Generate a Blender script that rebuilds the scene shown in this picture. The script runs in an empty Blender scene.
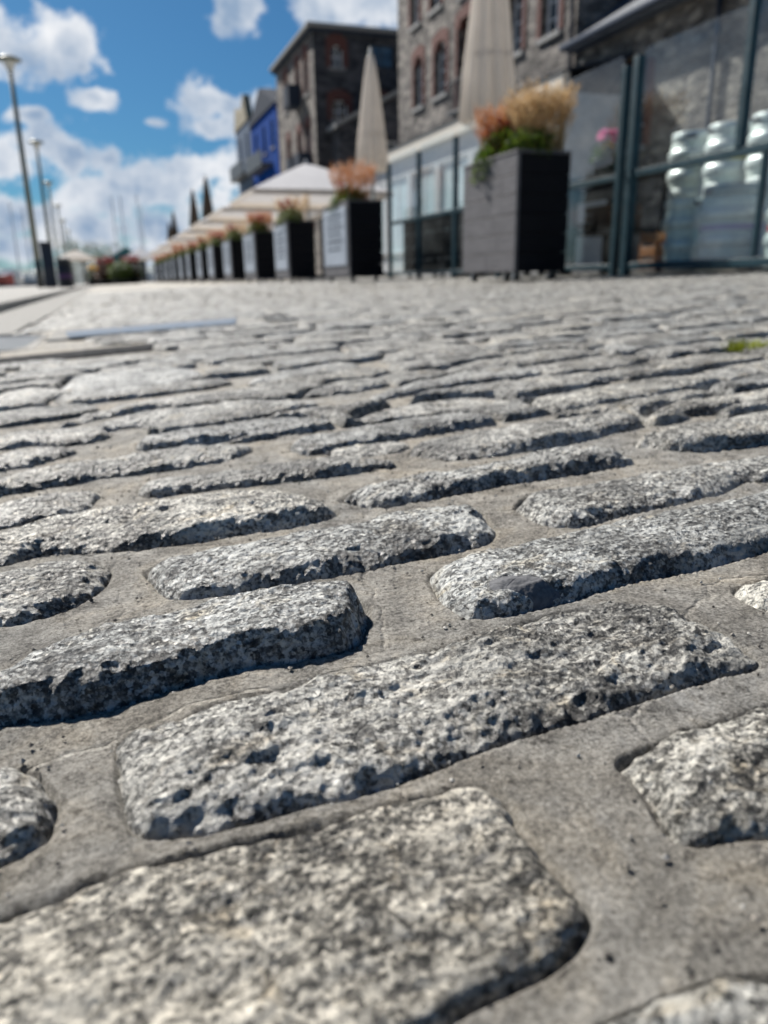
import bpy, math, random
import numpy as np
random.seed(7); RNG=np.random.default_rng(7)
sc=bpy.context.scene; COL=sc.collection
PI=math.pi; R_=math.radians
# ------------------------------------------------------------------ camera geometry
F=760.0; CH=0.14; SL=0.037811693
PSI=-0.3385032378646488; PIT=R_(17.10882559); ROL=0.0175
def _rz(v): c,s=math.cos(PSI),math.sin(PSI); return np.array([c*v[0]-s*v[1],s*v[0]+c*v[1],v[2]])
CF=_rz((0,math.cos(PIT),-math.sin(PIT))); R0=_rz((1,0,0)); U0=np.cross(R0,CF)
CR=math.cos(ROL)*R0-math.sin(ROL)*U0; CU=math.cos(ROL)*U0+math.sin(ROL)*R0
def ray(x,y): return CF+CR*(x-384)/F+CU*(512-y)/F
def unproj(x,y,h=0.0):
    d=ray(x,y); t=(h-CH)/(d[2]-SL*d[0]); return np.array([0,0,CH])+d*t
def proj(P):
    P=np.asarray(P,float)-np.array([0,0,CH]); z=P@CF
    return 384+F*(P@CR)/z, 512-F*(P@CU)/z, z
def gz(x): return SL*min(max(x,-4.0),5.0)          # the quay falls gently towards the harbour
DROP=.030
def _dr(r): t=min(max((r-1.1)/4.0,0),1); return DROP*t*t*(3-2*t)
def gz2(x,y): return gz(x)-_dr(math.hypot(x,y))      # the paving is crowned where the camera rests
def gza(x,y):
    t=np.clip((np.hypot(x,y)-1.1)/4.0,0,1); return SL*np.clip(x,-4.0,5.0)-DROP*t*t*(3-2*t)
# ------------------------------------------------------------------ noise
_P=RNG.permutation(4096); _G=RNG.uniform(0,2*PI,4096)
def pn(x,y,seed=0):
    x=np.asarray(x,float)+seed*17.31; y=np.asarray(y,float)-seed*9.77
    xi=np.floor(x).astype(int); yi=np.floor(y).astype(int); xf=x-xi; yf=y-yi
    def g(a,b,dx,dy):
        h=_G[_P[(_P[(xi+a)&4095]+yi+b)&4095]]; return np.cos(h)*dx+np.sin(h)*dy
    u=xf*xf*xf*(xf*(xf*6-15)+10); v=yf*yf*yf*(yf*(yf*6-15)+10)
    a=g(0,0,xf,yf)*(1-u)+g(1,0,xf-1,yf)*u; b=g(0,1,xf,yf-1)*(1-u)+g(1,1,xf-1,yf-1)*u
    return (a*(1-v)+b*v)*1.5
def fbm(x,y,sc,octv=3,seed=0):
    s=0;a=1;t=0
    for o in range(octv):
        s=s+a*pn(x/sc,y/sc,seed+o*3.7); t+=a; a*=.5; sc*=.5
    return s/t
# ------------------------------------------------------------------ mesh helpers
class MB:
    def __init__(s): s.v=[]; s.f=[]
    def add(s,vs,fs):
        k=len(s.v); s.v+= [tuple(map(float,p)) for p in vs]; s.f+=[tuple(i+k for i in f) for f in fs]; return s
    def box(s,x0,x1,y0,y1,z0,z1):
        return s.add([(x0,y0,z0),(x1,y0,z0),(x1,y1,z0),(x0,y1,z0),(x0,y0,z1),(x1,y0,z1),(x1,y1,z1),(x0,y1,z1)],
          [(0,3,2,1),(4,5,6,7),(0,1,5,4),(1,2,6,5),(2,3,7,6),(3,0,4,7)])
    def bbox(s,x0,x1,y0,y1,z0,z1,b=.004):     # box with chamfered vertical and horizontal edges
        vs=[];k=len(s.v)
        for z,i in ((z0,b),(z0+b,0),(z1-b,0),(z1,b)):
            for (x,y,sx,sy) in ((x0,y0,1,1),(x1,y0,-1,1),(x1,y1,-1,-1),(x0,y1,1,-1)):
                vs+= [(x+sx*(b+i),y+sy*i,z),(x+sx*i,y+sy*(b+i),z)]
        seq=[0,2,3,5,4,6,7,1]
        fs=[]
        for r in range(3):
            for j in range(8):
                a=seq[j];c=seq[(j+1)%8]
                fs.append((r*8+a,r*8+c,(r+1)*8+c,(r+1)*8+a))
        fs.append(tuple(seq[::-1])); fs.append(tuple(24+q for q in seq))
        return s.add(vs,fs)
    def tube(s,pts,rad,n=10,cap=True):
        pts=[np.array(p,float) for p in pts]; rad=[rad]*len(pts) if not hasattr(rad,'__len__') else rad
        vs=[];fs=[]
        for i,p in enumerate(pts):
            t=pts[min(i+1,len(pts)-1)]-pts[max(i-1,0)]; t=t/np.linalg.norm(t)
            a=np.array([1,0,0.]) if abs(t[0])<.8 else np.array([0,1,0.])
            u=np.cross(t,a);u/=np.linalg.norm(u);w=np.cross(t,u)
            for j in range(n):
                q=2*PI*j/n; vs.append(p+rad[i]*(math.cos(q)*u+math.sin(q)*w))
        for i in range(len(pts)-1):
            for j in range(n):
                fs.append((i*n+j,i*n+(j+1)%n,(i+1)*n+(j+1)%n,(i+1)*n+j))
        if cap: fs.append(tuple(range(n))[::-1]); fs.append(tuple((len(pts)-1)*n+j for j in range(n)))
        return s.add(vs,fs)
    def lathe(s,prof,n=24,c=(0,0),fold=0,nf=8,cap=True):
        vs=[];fs=[]
        for (r,z) in prof:
            for j in range(n):
                q=2*PI*j/n; rr=r*(1+fold*math.cos(nf*q)); vs.append((c[0]+rr*math.cos(q),c[1]+rr*math.sin(q),z))
        m=len(prof)
        for i in range(m-1):
            for j in range(n): fs.append((i*n+j,i*n+(j+1)%n,(i+1)*n+(j+1)%n,(i+1)*n+j))
        if cap: fs.append(tuple(range(n))[::-1]); fs.append(tuple((m-1)*n+j for j in range(n)))
        return s.add(vs,fs)
    def prism(s,poly,y0,y1,axis='y'):       # poly in (x,z) pushed along y, or (y,z) pushed along x
        n=len(poly); f=(lambda p,t:(p[0],t,p[1])) if axis=='y' else ((lambda p,t:(t,p[0],p[1])) if axis=='x' else (lambda p,t:(p[0],p[1],t)))
        vs=[f(p,y0) for p in poly]+[f(p,y1) for p in poly]
        fs=[tuple(range(n)),tuple(range(n,2*n))[::-1]]+[(i,i+n,(i+1)%n+n,(i+1)%n) for i in range(n)]
        return s.add(vs,fs)
    def mesh(s,name,mat,smooth=False):
        me=bpy.data.meshes.new(name); me.from_pydata(s.v,[],s.f); me.update()
        import bmesh
        if len(s.f)<60000:
            b=bmesh.new(); b.from_mesh(me); bmesh.ops.recalc_face_normals(b,faces=b.faces); b.to_mesh(me); b.free()
        if mat: me.materials.append(mat)
        if smooth: me.polygons.foreach_set('use_smooth',[True]*len(me.polygons))
        return me
    def build(s,name,mat,parent=None,loc=(0,0,0),smooth=False,label=None):
        o=bpy.data.objects.new(name,s.mesh(name,mat,smooth)); COL.objects.link(o); o.location=loc
        if parent is not None: o.parent=parent
        if label: o['label']=label
        return o
def tag(o,label=None,cat=None,group=None,kind=None):
    if label: o['label']=label
    if cat: o['category']=cat
    if group: o['group']=group
    if kind: o['kind']=kind
    return o
def thing(name,loc,label,cat,group=None,rz=0):
    o=bpy.data.objects.new(name,None); COL.objects.link(o); o.empty_display_size=.1; o.location=loc; o.rotation_euler=(0,0,rz)
    return tag(o,label,cat,group)
def copy_tree(o,parent=None):
    c=o.copy(); COL.objects.link(c)
    if parent is not None: c.parent=parent
    for ch in list(o.children): copy_tree(ch,c)
    return c
def dup(o,loc,label,group=None,rz=None,scale=None):
    c=copy_tree(o); c.location=loc; c['label']=label
    if group: c['group']=group
    if rz is not None: c.rotation_euler=(0,0,rz)
    if scale is not None: c.scale=scale if hasattr(scale,'__len__') else (scale,)*3
    return c
def fast_mesh(name,V,Q,mat,smooth=True):
    me=bpy.data.meshes.new(name); V=np.asarray(V,np.float32); Q=np.asarray(Q,np.int32)
    me.vertices.add(len(V)); me.vertices.foreach_set('co',V.ravel())
    me.loops.add(Q.size); me.loops.foreach_set('vertex_index',Q.ravel())
    me.polygons.add(len(Q)); me.polygons.foreach_set('loop_start',np.arange(0,Q.size,4,dtype=np.int32))
    try: me.polygons.foreach_set('loop_total',np.full(len(Q),4,np.int32))
    except Exception: pass
    me.update(calc_edges=True); me.validate()
    me.polygons.foreach_set('use_smooth',np.full(len(me.polygons),smooth)); me.materials.append(mat); return me
# ------------------------------------------------------------------ materials
class NT:
    def __init__(s,name,rough=.6,spec=.5,metal=0,col=(.5,.5,.5)):
        s.m=bpy.data.materials.new(name); s.m.use_nodes=True; s.t=s.m.node_tree; s.N=s.t.nodes; s.L=s.t.links
        s.b=s.N['Principled BSDF']; s.b.inputs['Base Color'].default_value=(*col,1); s.b.inputs['Roughness'].default_value=rough
        s.b.inputs['Metallic'].default_value=metal; s.b.inputs['Specular IOR Level'].default_value=spec
        s.out=s.N['Material Output']
    def n(s,t,ins={},**kw):
        o=s.N.new(t)
        for k,v in kw.items(): setattr(o,k,v)
        for k,v in ins.items():
            if hasattr(v,'is_output'): s.L.new(v,o.inputs[k])
            else: o.inputs[k].default_value=v
        return o
    def coord(s,rand=False,gen='Object'):
        c=s.n('ShaderNodeTexCoord').outputs[gen]
        if rand:
            r=s.n('ShaderNodeObjectInfo').outputs['Random']
            k=s.n('ShaderNodeVectorMath',{0:r,1:(7.3,13.1,5.7)},operation='MULTIPLY').outputs[0]
            c=s.n('ShaderNodeVectorMath',{0:c,1:k},operation='ADD').outputs[0]
        return c
    def noise(s,c,scale,detail=3,rough=.5,dist=0): return s.n('ShaderNodeTexNoise',{'Vector':c,'Scale':scale,'Detail':detail,'Roughness':rough,'Distortion':dist}).outputs[0]
    def voro(s,c,scale,out='Distance',feat='F1',rnd=1): return s.n('ShaderNodeTexVoronoi',{'Vector':c,'Scale':scale,'Randomness':rnd},feature=feat).outputs[out]
    def ramp(s,f,stops,interp='LINEAR'):
        r=s.n('ShaderNodeValToRGB',{0:f}); e=r.color_ramp.elements; r.color_ramp.interpolation=interp
        while len(e)<len(stops): e.new(.5)
        for i,(p,c) in enumerate(stops): e[i].position=p; e[i].color=(*c,1) if hasattr(c,'__len__') else (c,c,c,1)
        return r.outputs[0]
    def mix(s,f,a,b,mode='MIX'):
        o=s.N.new('ShaderNodeMix'); o.data_type='RGBA'; o.blend_type=mode
        for k,v in ((0,f),(6,a),(7,b)):
            if hasattr(v,'is_output'): s.L.new(v,o.inputs[k])
            else: o.inputs[k].default_value=v if k==0 else ((*v,1) if len(v)==3 else v)
        return o.outputs[2]
    def math(s,op,a,b=0,c=0): return s.n('ShaderNodeMath',{0:a,1:b,2:c},operation=op).outputs[0]
    def base(s,c): s.L.new(c,s.b.inputs['Base Color']); return s
    def rough(s,c): s.L.new(c,s.b.inputs['Roughness']); return s
    def bump(s,h,dist=.001,strength=1,prev=None):
        o=s.n('ShaderNodeBump',{'Height':h,'Distance':dist,'Strength':strength})
        if prev is not None: s.L.new(prev,o.inputs['Normal'])
        s.L.new(o.outputs[0],s.b.inputs['Normal']); return o.outputs[0]
def simple(name,col,rough=.6,metal=0,var=.15,scale=8,bump=0,bscale=60,spec=.5):
    t=NT(name,rough,spec,metal,col); c=t.coord()
    n=t.noise(c,scale,5,.6)
    lo=tuple(q*(1-var) for q in col); hi=tuple(min(1,q*(1+var)) for q in col)
    t.base(t.ramp(n,[(.3,lo),(.7,hi)])); t.rough(t.ramp(t.noise(c,scale*3,4),[(.3,max(0,rough-.12)),(.7,min(1,rough+.12))]))
    if bump: t.bump(t.noise(c,bscale,5),bump)
    return t.m
M={}
def mk_granite(name,tint=(1,1,1),bright=1.0,spec=.32,micro=1.0):
    t=NT(name,.5,spec); c=t.coord(rand=True)
    cw=t.n('ShaderNodeVectorMath',{0:c,1:t.n('ShaderNodeVectorMath',{0:t.n('ShaderNodeTexNoise',{'Vector':c,'Scale':700,'Detail':3}).outputs[1],1:(.0022,.0022,.0022)},operation='MULTIPLY').outputs[0]},operation='ADD').outputs[0]
    cr=t.voro(cw,620,'Color'); sep=t.n('ShaderNodeSeparateColor',{0:cr}).outputs[0]
    fine=t.noise(c,640,5,.75,.3)
    mid=t.noise(c,130,5,.65,.3)
    big=t.noise(c,28,5,.6,.4)
    v=t.math('ADD',t.math('MULTIPLY',sep,.24),t.math('ADD',t.math('MULTIPLY',fine,.62),t.math('MULTIPLY',mid,.55)))
    v=t.math('ADD',v,t.math('MULTIPLY',t.math('SUBTRACT',big,.5),.55))
    b=bright
    col=t.ramp(v,[(.49,(.018*b,.018*b,.018*b)),(.585,(.085*b,.083*b,.078*b)),(.675,(.26*b,.253*b,.24*b)),(.79,(.76*b,.745*b,.71*b))])
    ox=t.ramp(t.noise(c,45,4,.6,1.0),[(.56,(1,1,1)),(.75,(1.0,.88,.70))])
    col=t.mix(1.0,col,ox,'MULTIPLY'); col=t.mix(1.0,col,tint,'MULTIPLY')
    dk=t.ramp(t.noise(c,16,6,.65,.5),[(.36,(.38,.38,.38)),(.52,(1,1,1))])
    col=t.mix(.9,col,dk,'MULTIPLY')
    rnd=t.n('ShaderNodeObjectInfo').outputs['Random']
    col=t.mix(1.0,col,t.ramp(rnd,[(0,(.80,.79,.76)),(.35,(1.02,1.0,.96)),(.65,(.9,.92,.93)),(1,(1.14,1.1,1.02))]),'MULTIPLY')
    br=t.ramp(t.noise(c,26,6,.7,1.2),[(.60,(1,1,1)),(.70,(.62,.52,.40))]); col=t.mix(.7,col,br,'MULTIPLY'); t.base(col)
    t.rough(t.ramp(fine,[(.3,.30),(.7,.62)]))
    h=t.math('ADD',t.math('MULTIPLY',t.noise(c,210,6,.72,.4),1.0),t.math('MULTIPLY',t.voro(c,330),.45))
    n1=t.bump(h,.0055*micro,1.0)
    h2=t.noise(c,70,4,.6,.6); t.bump(h2,.004*micro,.6,n1)
    return t.m
M['granite']=mk_granite('worn_granite',(.97,.985,.98),1.0,.6)
M['granite_far']=mk_granite('worn_granite_far',(.97,.985,.99),.85,.36,1.1)
M['granite_warm']=mk_granite('speckled_granite',(1.03,1.0,.93),1.0,.45)
# mortar
t=NT('sandy_mortar',.8,.3); c=t.coord()
a=t.noise(c,560,5,.85); b=t.noise(c,60,5,.6); g=t.noise(c,7,4,.6); vor=t.voro(c,260)
col=t.ramp(t.math('ADD',t.math('MULTIPLY',a,.7),t.math('MULTIPLY',b,.3)),[(.39,(.10,.096,.09)),(.5,(.345,.335,.31)),(.61,(.60,.585,.55))])
col=t.mix(.7,col,t.ramp(g,[(.35,(.82,.84,.86)),(.65,(1.08,1.0,.88))]),'MULTIPLY')
col=t.mix(.8,col,t.ramp(t.noise(c,240,3,.6),[(.30,(.35,.33,.31)),(.38,(1,1,1))]),'MULTIPLY')
st=t.ramp(t.noise(c,22,6,.7,.8),[(.34,(.62,.60,.57)),(.5,(1,1,1)),(.68,(1.1,1.03,.92))]); col=t.mix(.8,col,st,'MULTIPLY'); t.base(col); n1=t.bump(t.noise(c,620,6,.85),.0026,1.0); n2=t.bump(t.noise(c,90,5,.65),.004,.8,n1)
wv=t.n('ShaderNodeVectorMath',{0:c,1:t.n('ShaderNodeVectorMath',{0:t.n('ShaderNodeTexNoise',{'Vector':c,'Scale':25,'Detail':6}).outputs[1],1:(.03,.03,.03)},operation='MULTIPLY').outputs[0]},operation='ADD').outputs[0]
ck=t.ramp(t.voro(wv,7,'Distance','DISTANCE_TO_EDGE'),[(0,0),(.012,1)]); t.bump(ck,.0012,.9,n2)
M['mortar']=t.m
t=NT('tar',.8,.2,col=(.045,.047,.052)); c=t.coord(); t.base(t.ramp(t.noise(c,500,4),[(.3,(.085,.087,.092)),(.7,(.15,.152,.16))]))
cr=t.ramp(t.voro(c,60,'Distance','DISTANCE_TO_EDGE'),[(0,0),(.025,1)]); n1=t.bump(cr,.0003,.5); t.bump(t.noise(c,400,4),.0006,1,n1); M['tar']=t.m
M['paving']=simple('smooth_granite_channel',(.27,.265,.25),.9,spec=.15,var=.25,scale=30,bump=.002,bscale=200)
t=NT('quay_slab',.9,.15); c=t.coord(); t.base(t.ramp(t.noise(c,3,6,.7),[(.3,(.27,.265,.25)),(.7,(.40,.39,.37))])); t.bump(t.noise(c,150,5),.003); M['slab']=t.m
M['steel_cover']=simple('dull_steel',(.16,.175,.19),.9,.0,spec=.1,var=.12,scale=30,bump=.001,bscale=250)
M['iron']=simple('cast_iron',(.03,.03,.032),.8,.0,var=.3,scale=40,bump=.001)
t=NT('pale_blue_paint',.9,.1,col=(.5,.58,.68)); c=t.coord(); t.base(t.mix(t.ramp(t.noise(c,60,5,.7),[(.45,0),(.62,1)]),(.13,.18,.25),(.17,.175,.18))); t.bump(t.noise(c,200,5),.002); M['bluepaint']=t.m
M['water']=simple('harbour_water',(.03,.05,.06),.12,0,bump=.05,bscale=1.2)
# timber
def wood(name,lo,hi,rough=.55,sp=.2):
    t=NT(name,rough,sp); c=t.coord(rand=True); st=t.n('ShaderNodeMapping',{'Vector':c,'Scale':(30,1.6,30)}).outputs[0]
    g=t.noise(st,3,6,.65,.4); k=t.noise(c,5,4,.6)
    col=t.mix(k,t.ramp(g,[(.3,lo),(.7,hi)]),t.ramp(g,[(.3,tuple(q*.6 for q in lo)),(.7,tuple(q*.75 for q in hi))])); t.base(col)
    t.bump(g,.003,.8); return t.m
M['darkwood']=wood('sunlit_toned_boards',(.085,.083,.089),(.18,.175,.185),.6)  # planter timber with the lit front's brightness put into its colour
M['blackwood']=wood('shade_toned_boards',(.007,.007,.009),(.018,.018,.021),.8,.1)  # same planter timber, darkened for the shaded ends; table and benches share it
M['signpanel']=simple('pale_sign_panel',(.30,.34,.40),.5,var=.12,scale=6)
M['signmark']=simple('dark_lettering',(.12,.14,.17),.6)
M['soil']=simple('potting_soil',(.03,.022,.016),.95,bump=.01)
M['rubber']=simple('black_rubber',(.015,.015,.016),.6)
M['castor']=simple('galvanised_castor',(.3,.31,.32),.4,.7)
def leafm(name,lo,hi,tr=.35,rough=.55):
    t=NT(name,rough,.3); r=t.n('ShaderNodeNewGeometry').outputs['Random Per Island']
    col=t.ramp(r,[(0,lo),(1,hi)]); t.base(col)
    tl=t.n('ShaderNodeBsdfTranslucent',{'Color':col}); mx=t.n('ShaderNodeMixShader',{0:tr,1:t.b.outputs[0],2:tl.outputs[0]}); t.L.new(mx.outputs[0],t.out.inputs[0]); return t.m
M['leaf']=leafm('green_leaf',(.03,.07,.01),(.13,.19,.02))
M['leafred']=leafm('red_leaf',(.07,.02,.015),(.16,.06,.03))
M['straw']=leafm('straw_grass',(.34,.22,.10),(.66,.48,.27),.4)
M['orange']=leafm('russet_grass',(.30,.11,.04),(.56,.25,.09),.4)
M['pink']=leafm('pink_petal',(.65,.12,.32),(.85,.42,.62),.3)
M['redpetal']=leafm('red_petal',(.25,.01,.02),(.42,.04,.05),.3)
M['yellow']=leafm('yellow_petal',(.8,.5,.03),(.9,.65,.08),.3)
M['purple']=simple('dull_purple',(.10,.04,.13),.6)
M['darkleaf']=leafm('dark_leaf',(.02,.04,.012),(.06,.10,.03),.2)
M['moss']=leafm('yellow_moss',(.14,.18,.01),(.3,.33,.03),.3)
M['bark']=simple('bark',(.07,.05,.04),.9,bump=.02)
# metal and glass
M['teal']=simple('teal_powder_coat',(.010,.038,.052),.5,.0,spec=.25,var=.15,bump=.0004,bscale=300)
M['steel']=simple('brushed_keg_steel',(.55,.60,.58),.42,.3,var=.12,scale=14,bump=.002,bscale=30)
M['kegdark']=simple('dull_keg_steel',(.27,.32,.31),.5,.2,var=.2,scale=10)
M['kegbody']=simple('satin_keg_steel',(.55,.62,.58),.6,.0,var=.1,scale=10); M['redband']=simple('red_band',(.5,.05,.05),.5); M['purpleband']=simple('lilac_band',(.32,.28,.45),.5); M['yellowcap']=simple('yellow_crate',(.75,.62,.10),.5)
M['orangeplastic']=simple('orange_plastic',(.40,.16,.06),.5)
def glassm(name,tint,ior=1.5,dirt=.03):
    t=NT(name); fr=t.n('ShaderNodeFresnel',{'IOR':ior}).outputs[0]
    tr=t.n('ShaderNodeBsdfTransparent',{'Color':(*tint,1)}); gl=t.n('ShaderNodeBsdfGlossy',{'Color':(1,1,1,1),'Roughness':.02})
    c=t.coord(); d=t.n('ShaderNodeBsdfDiffuse',{'Color':(.6,.63,.63,1)})
    bf=t.n('ShaderNodeNewGeometry').outputs['Backfacing']; fr=t.math('MINIMUM',t.math('MULTIPLY',fr,t.math('MULTIPLY',t.math('SUBTRACT',1.0,bf),1.15)),1.0)   # both skins of the pane counted on the first hit
    a=t.n('ShaderNodeMixShader',{0:fr,1:tr.outputs[0],2:gl.outputs[0]})
    dm=t.math('MULTIPLY',t.ramp(t.noise(c,2.5,6,.7,.5),[(.4,0),(.75,1)]),dirt*3)
    b=t.n('ShaderNodeMixShader',{0:dm,1:a.outputs[0],2:d.outputs[0]}); t.L.new(b.outputs[0],t.out.inputs[0]); t.N.remove(t.b); return t.m
M['glass']=glassm('windbreak_glass',(.95,.98,.98),1.6,.014)
t=NT('window_glass',.06,.8,0,(.03,.04,.05)); c=t.coord(); t.base(t.ramp(t.noise(c,1.5,3),[(.4,(.015,.02,.025)),(.6,(.06,.08,.10))])); M['pane']=t.m
M['frosted']=simple('sky_reflection_pane',(.42,.52,.55),.3); M['whiteframe']=simple('white_window_frame',(.72,.74,.76),.5); M['darkframe']=simple('dark_window_frame',(.03,.035,.04),.5)  # bar panes coloured pale blue for the sky mirrored in the windbreak
M['redframe']=simple('dark_red_frame',(.13,.03,.025),.5)
# masonry
def rubble(name,lo,mid,hi,sc=2.6,mort=(.17,.16,.15)):
    t=NT(name,.85,.3); c=t.coord(); mp=t.n('ShaderNodeMapping',{'Vector':c,'Scale':(1,1,1.9)}).outputs[0]
    mp=t.n('ShaderNodeVectorMath',{0:mp,1:t.n('ShaderNodeVectorMath',{0:t.n('ShaderNodeTexNoise',{'Vector':c,'Scale':2.0,'Detail':3}).outputs[1],1:(.25,.25,.25)},operation='MULTIPLY').outputs[0]},operation='ADD').outputs[0]
    cc=t.n('ShaderNodeSeparateColor',{0:t.voro(mp,sc,'Color')}).outputs[0]
    ed=t.voro(mp,sc,'Distance','DISTANCE_TO_EDGE')
    col=t.ramp(cc,[(.1,lo),(.5,mid),(.9,hi)]); col=t.mix(.6,col,t.ramp(t.noise(c,18,5,.7),[(.3,(.6,.6,.6)),(.7,(1.25,1.25,1.25))]),'MULTIPLY')
    k=t.ramp(ed,[(.02,1),(.07,0)]); col=t.mix(k,col,mort); t.base(col)
    n1=t.bump(t.ramp(ed,[(0,0),(.1,1)]),.05,.8); t.bump(t.noise(c,14,6,.7),.03,.7,n1); return t.m
M['rubble']=rubble('grey_rubble_stone',(.06,.054,.05),(.15,.135,.122),(.30,.27,.24))
M['rubble_dark']=rubble('shade_darkened_rubble',(.022,.024,.030),(.048,.05,.058),(.09,.088,.095),2.2,(.06,.06,.062))  # shade of the second warehouse's near wall put into a dark bluish tone
M['rubble_tan']=rubble('brown_rubble_stone',(.07,.062,.054),(.15,.135,.118),(.27,.245,.21),3.2)
def brick(name,a,b,m=(.3,.26,.22)):
    t=NT(name,.85,.3); c=t.coord(); mp=t.n('ShaderNodeMapping',{'Vector':c,'Rotation':(PI/2,0,PI/2)}).outputs[0]
    o=t.n('ShaderNodeTexBrick',{'Vector':mp,'Color1':(*a,1),'Color2':(*b,1),'Mortar':(*m,1),'Scale':4.4,'Mortar Size':.02}); t.base(o.outputs[0]); t.bump(t.noise(c,20,5),.02); return t.m
M['brick']=brick('dark_red_brick',(.085,.028,.024),(.13,.045,.035),(.09,.07,.06))
t=NT('blue_slate',.5,.5); c=t.coord(); mp=t.n('ShaderNodeMapping',{'Vector':c,'Rotation':(0,0,PI/2)}).outputs[0]
o=t.n('ShaderNodeTexBrick',{'Vector':mp,'Color1':(.045,.06,.085,1),'Color2':(.075,.095,.125,1),'Mortar':(.02,.025,.03,1),'Scale':4,'Mortar Size':.015}); t.base(o.outputs[0]); t.bump(t.noise(c,20,5),.02); M['slate']=t.m
M['cream']=simple('cream_painted_board',(.62,.57,.49),.55); M['greypaint']=simple('pale_grey_render',(.40,.42,.44),.8,bump=.01)
M['paleblue']=simple('pale_blue_frame',(.20,.30,.42),.6); M['beige']=simple('beige_render',(.25,.22,.15),.85,bump=.01); M['blue']=simple('bright_blue_render',(.0,.045,.24),.9,var=.2,scale=2,spec=.05)
M['bluegrey']=simple('blue_grey_render',(.035,.07,.13),.7); M['lead']=simple('lead_grey_gutter',(.03,.04,.06),.8,.0,spec=.1); M['palelead']=simple('pale_coping',(.22,.22,.215),.7)
def fabric(name,col,tr=.35):
    t=NT(name,.85,.2); c=t.coord(); cc=t.ramp(t.noise(c,2.5,5,.6),[(.3,tuple(q*.88 for q in col)),(.7,col)]); t.base(cc)
    tl=t.n('ShaderNodeBsdfTranslucent',{'Color':cc}); mx=t.n('ShaderNodeMixShader',{0:tr,1:t.b.outputs[0],2:tl.outputs[0]}); t.L.new(mx.outputs[0],t.out.inputs[0]); t.bump(t.noise(c,500,2),.0006); return t.m
M['canvas']=fabric('off_white_canvas',(.82,.77,.71),.5); M['whitecanvas']=fabric('white_canvas',(.78,.77,.78),.2); M['backlitcanvas']=fabric('backlit_dark_canvas',(.10,.075,.055),.1)  # the dark canvas colour paints in the backlit shade of the far spikes
M['alu']=simple('grey_pole_metal',(.35,.36,.36),.4,.6); M['darkpole']=simple('dark_pole_paint',(.03,.035,.035),.45)
M['lamppost']=simple('weathered_lamp_post',(.16,.17,.13),.5,.2); M['lampglass']=simple('lamp_diffuser',(.6,.6,.55),.3)
M['navy']=simple('navy_bin_paint',(.012,.016,.028),.5); M['hull']=simple('white_gel_coat',(.75,.76,.76),.3); M['hullred']=simple('red_topsides',(.5,.10,.08),.35)
M['mast']=simple('hazed_alloy_mast',(.55,.58,.6),.45,.2); M['hill']=simple('hazy_hillside',(.10,.13,.13),.95,var=.35,scale=.15,bump=.5,bscale=.3)  # mast alloy paled to stand in for distance haze
M['tealroof']=simple('teal_sheet_roof',(.03,.14,.15),.5)
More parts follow.
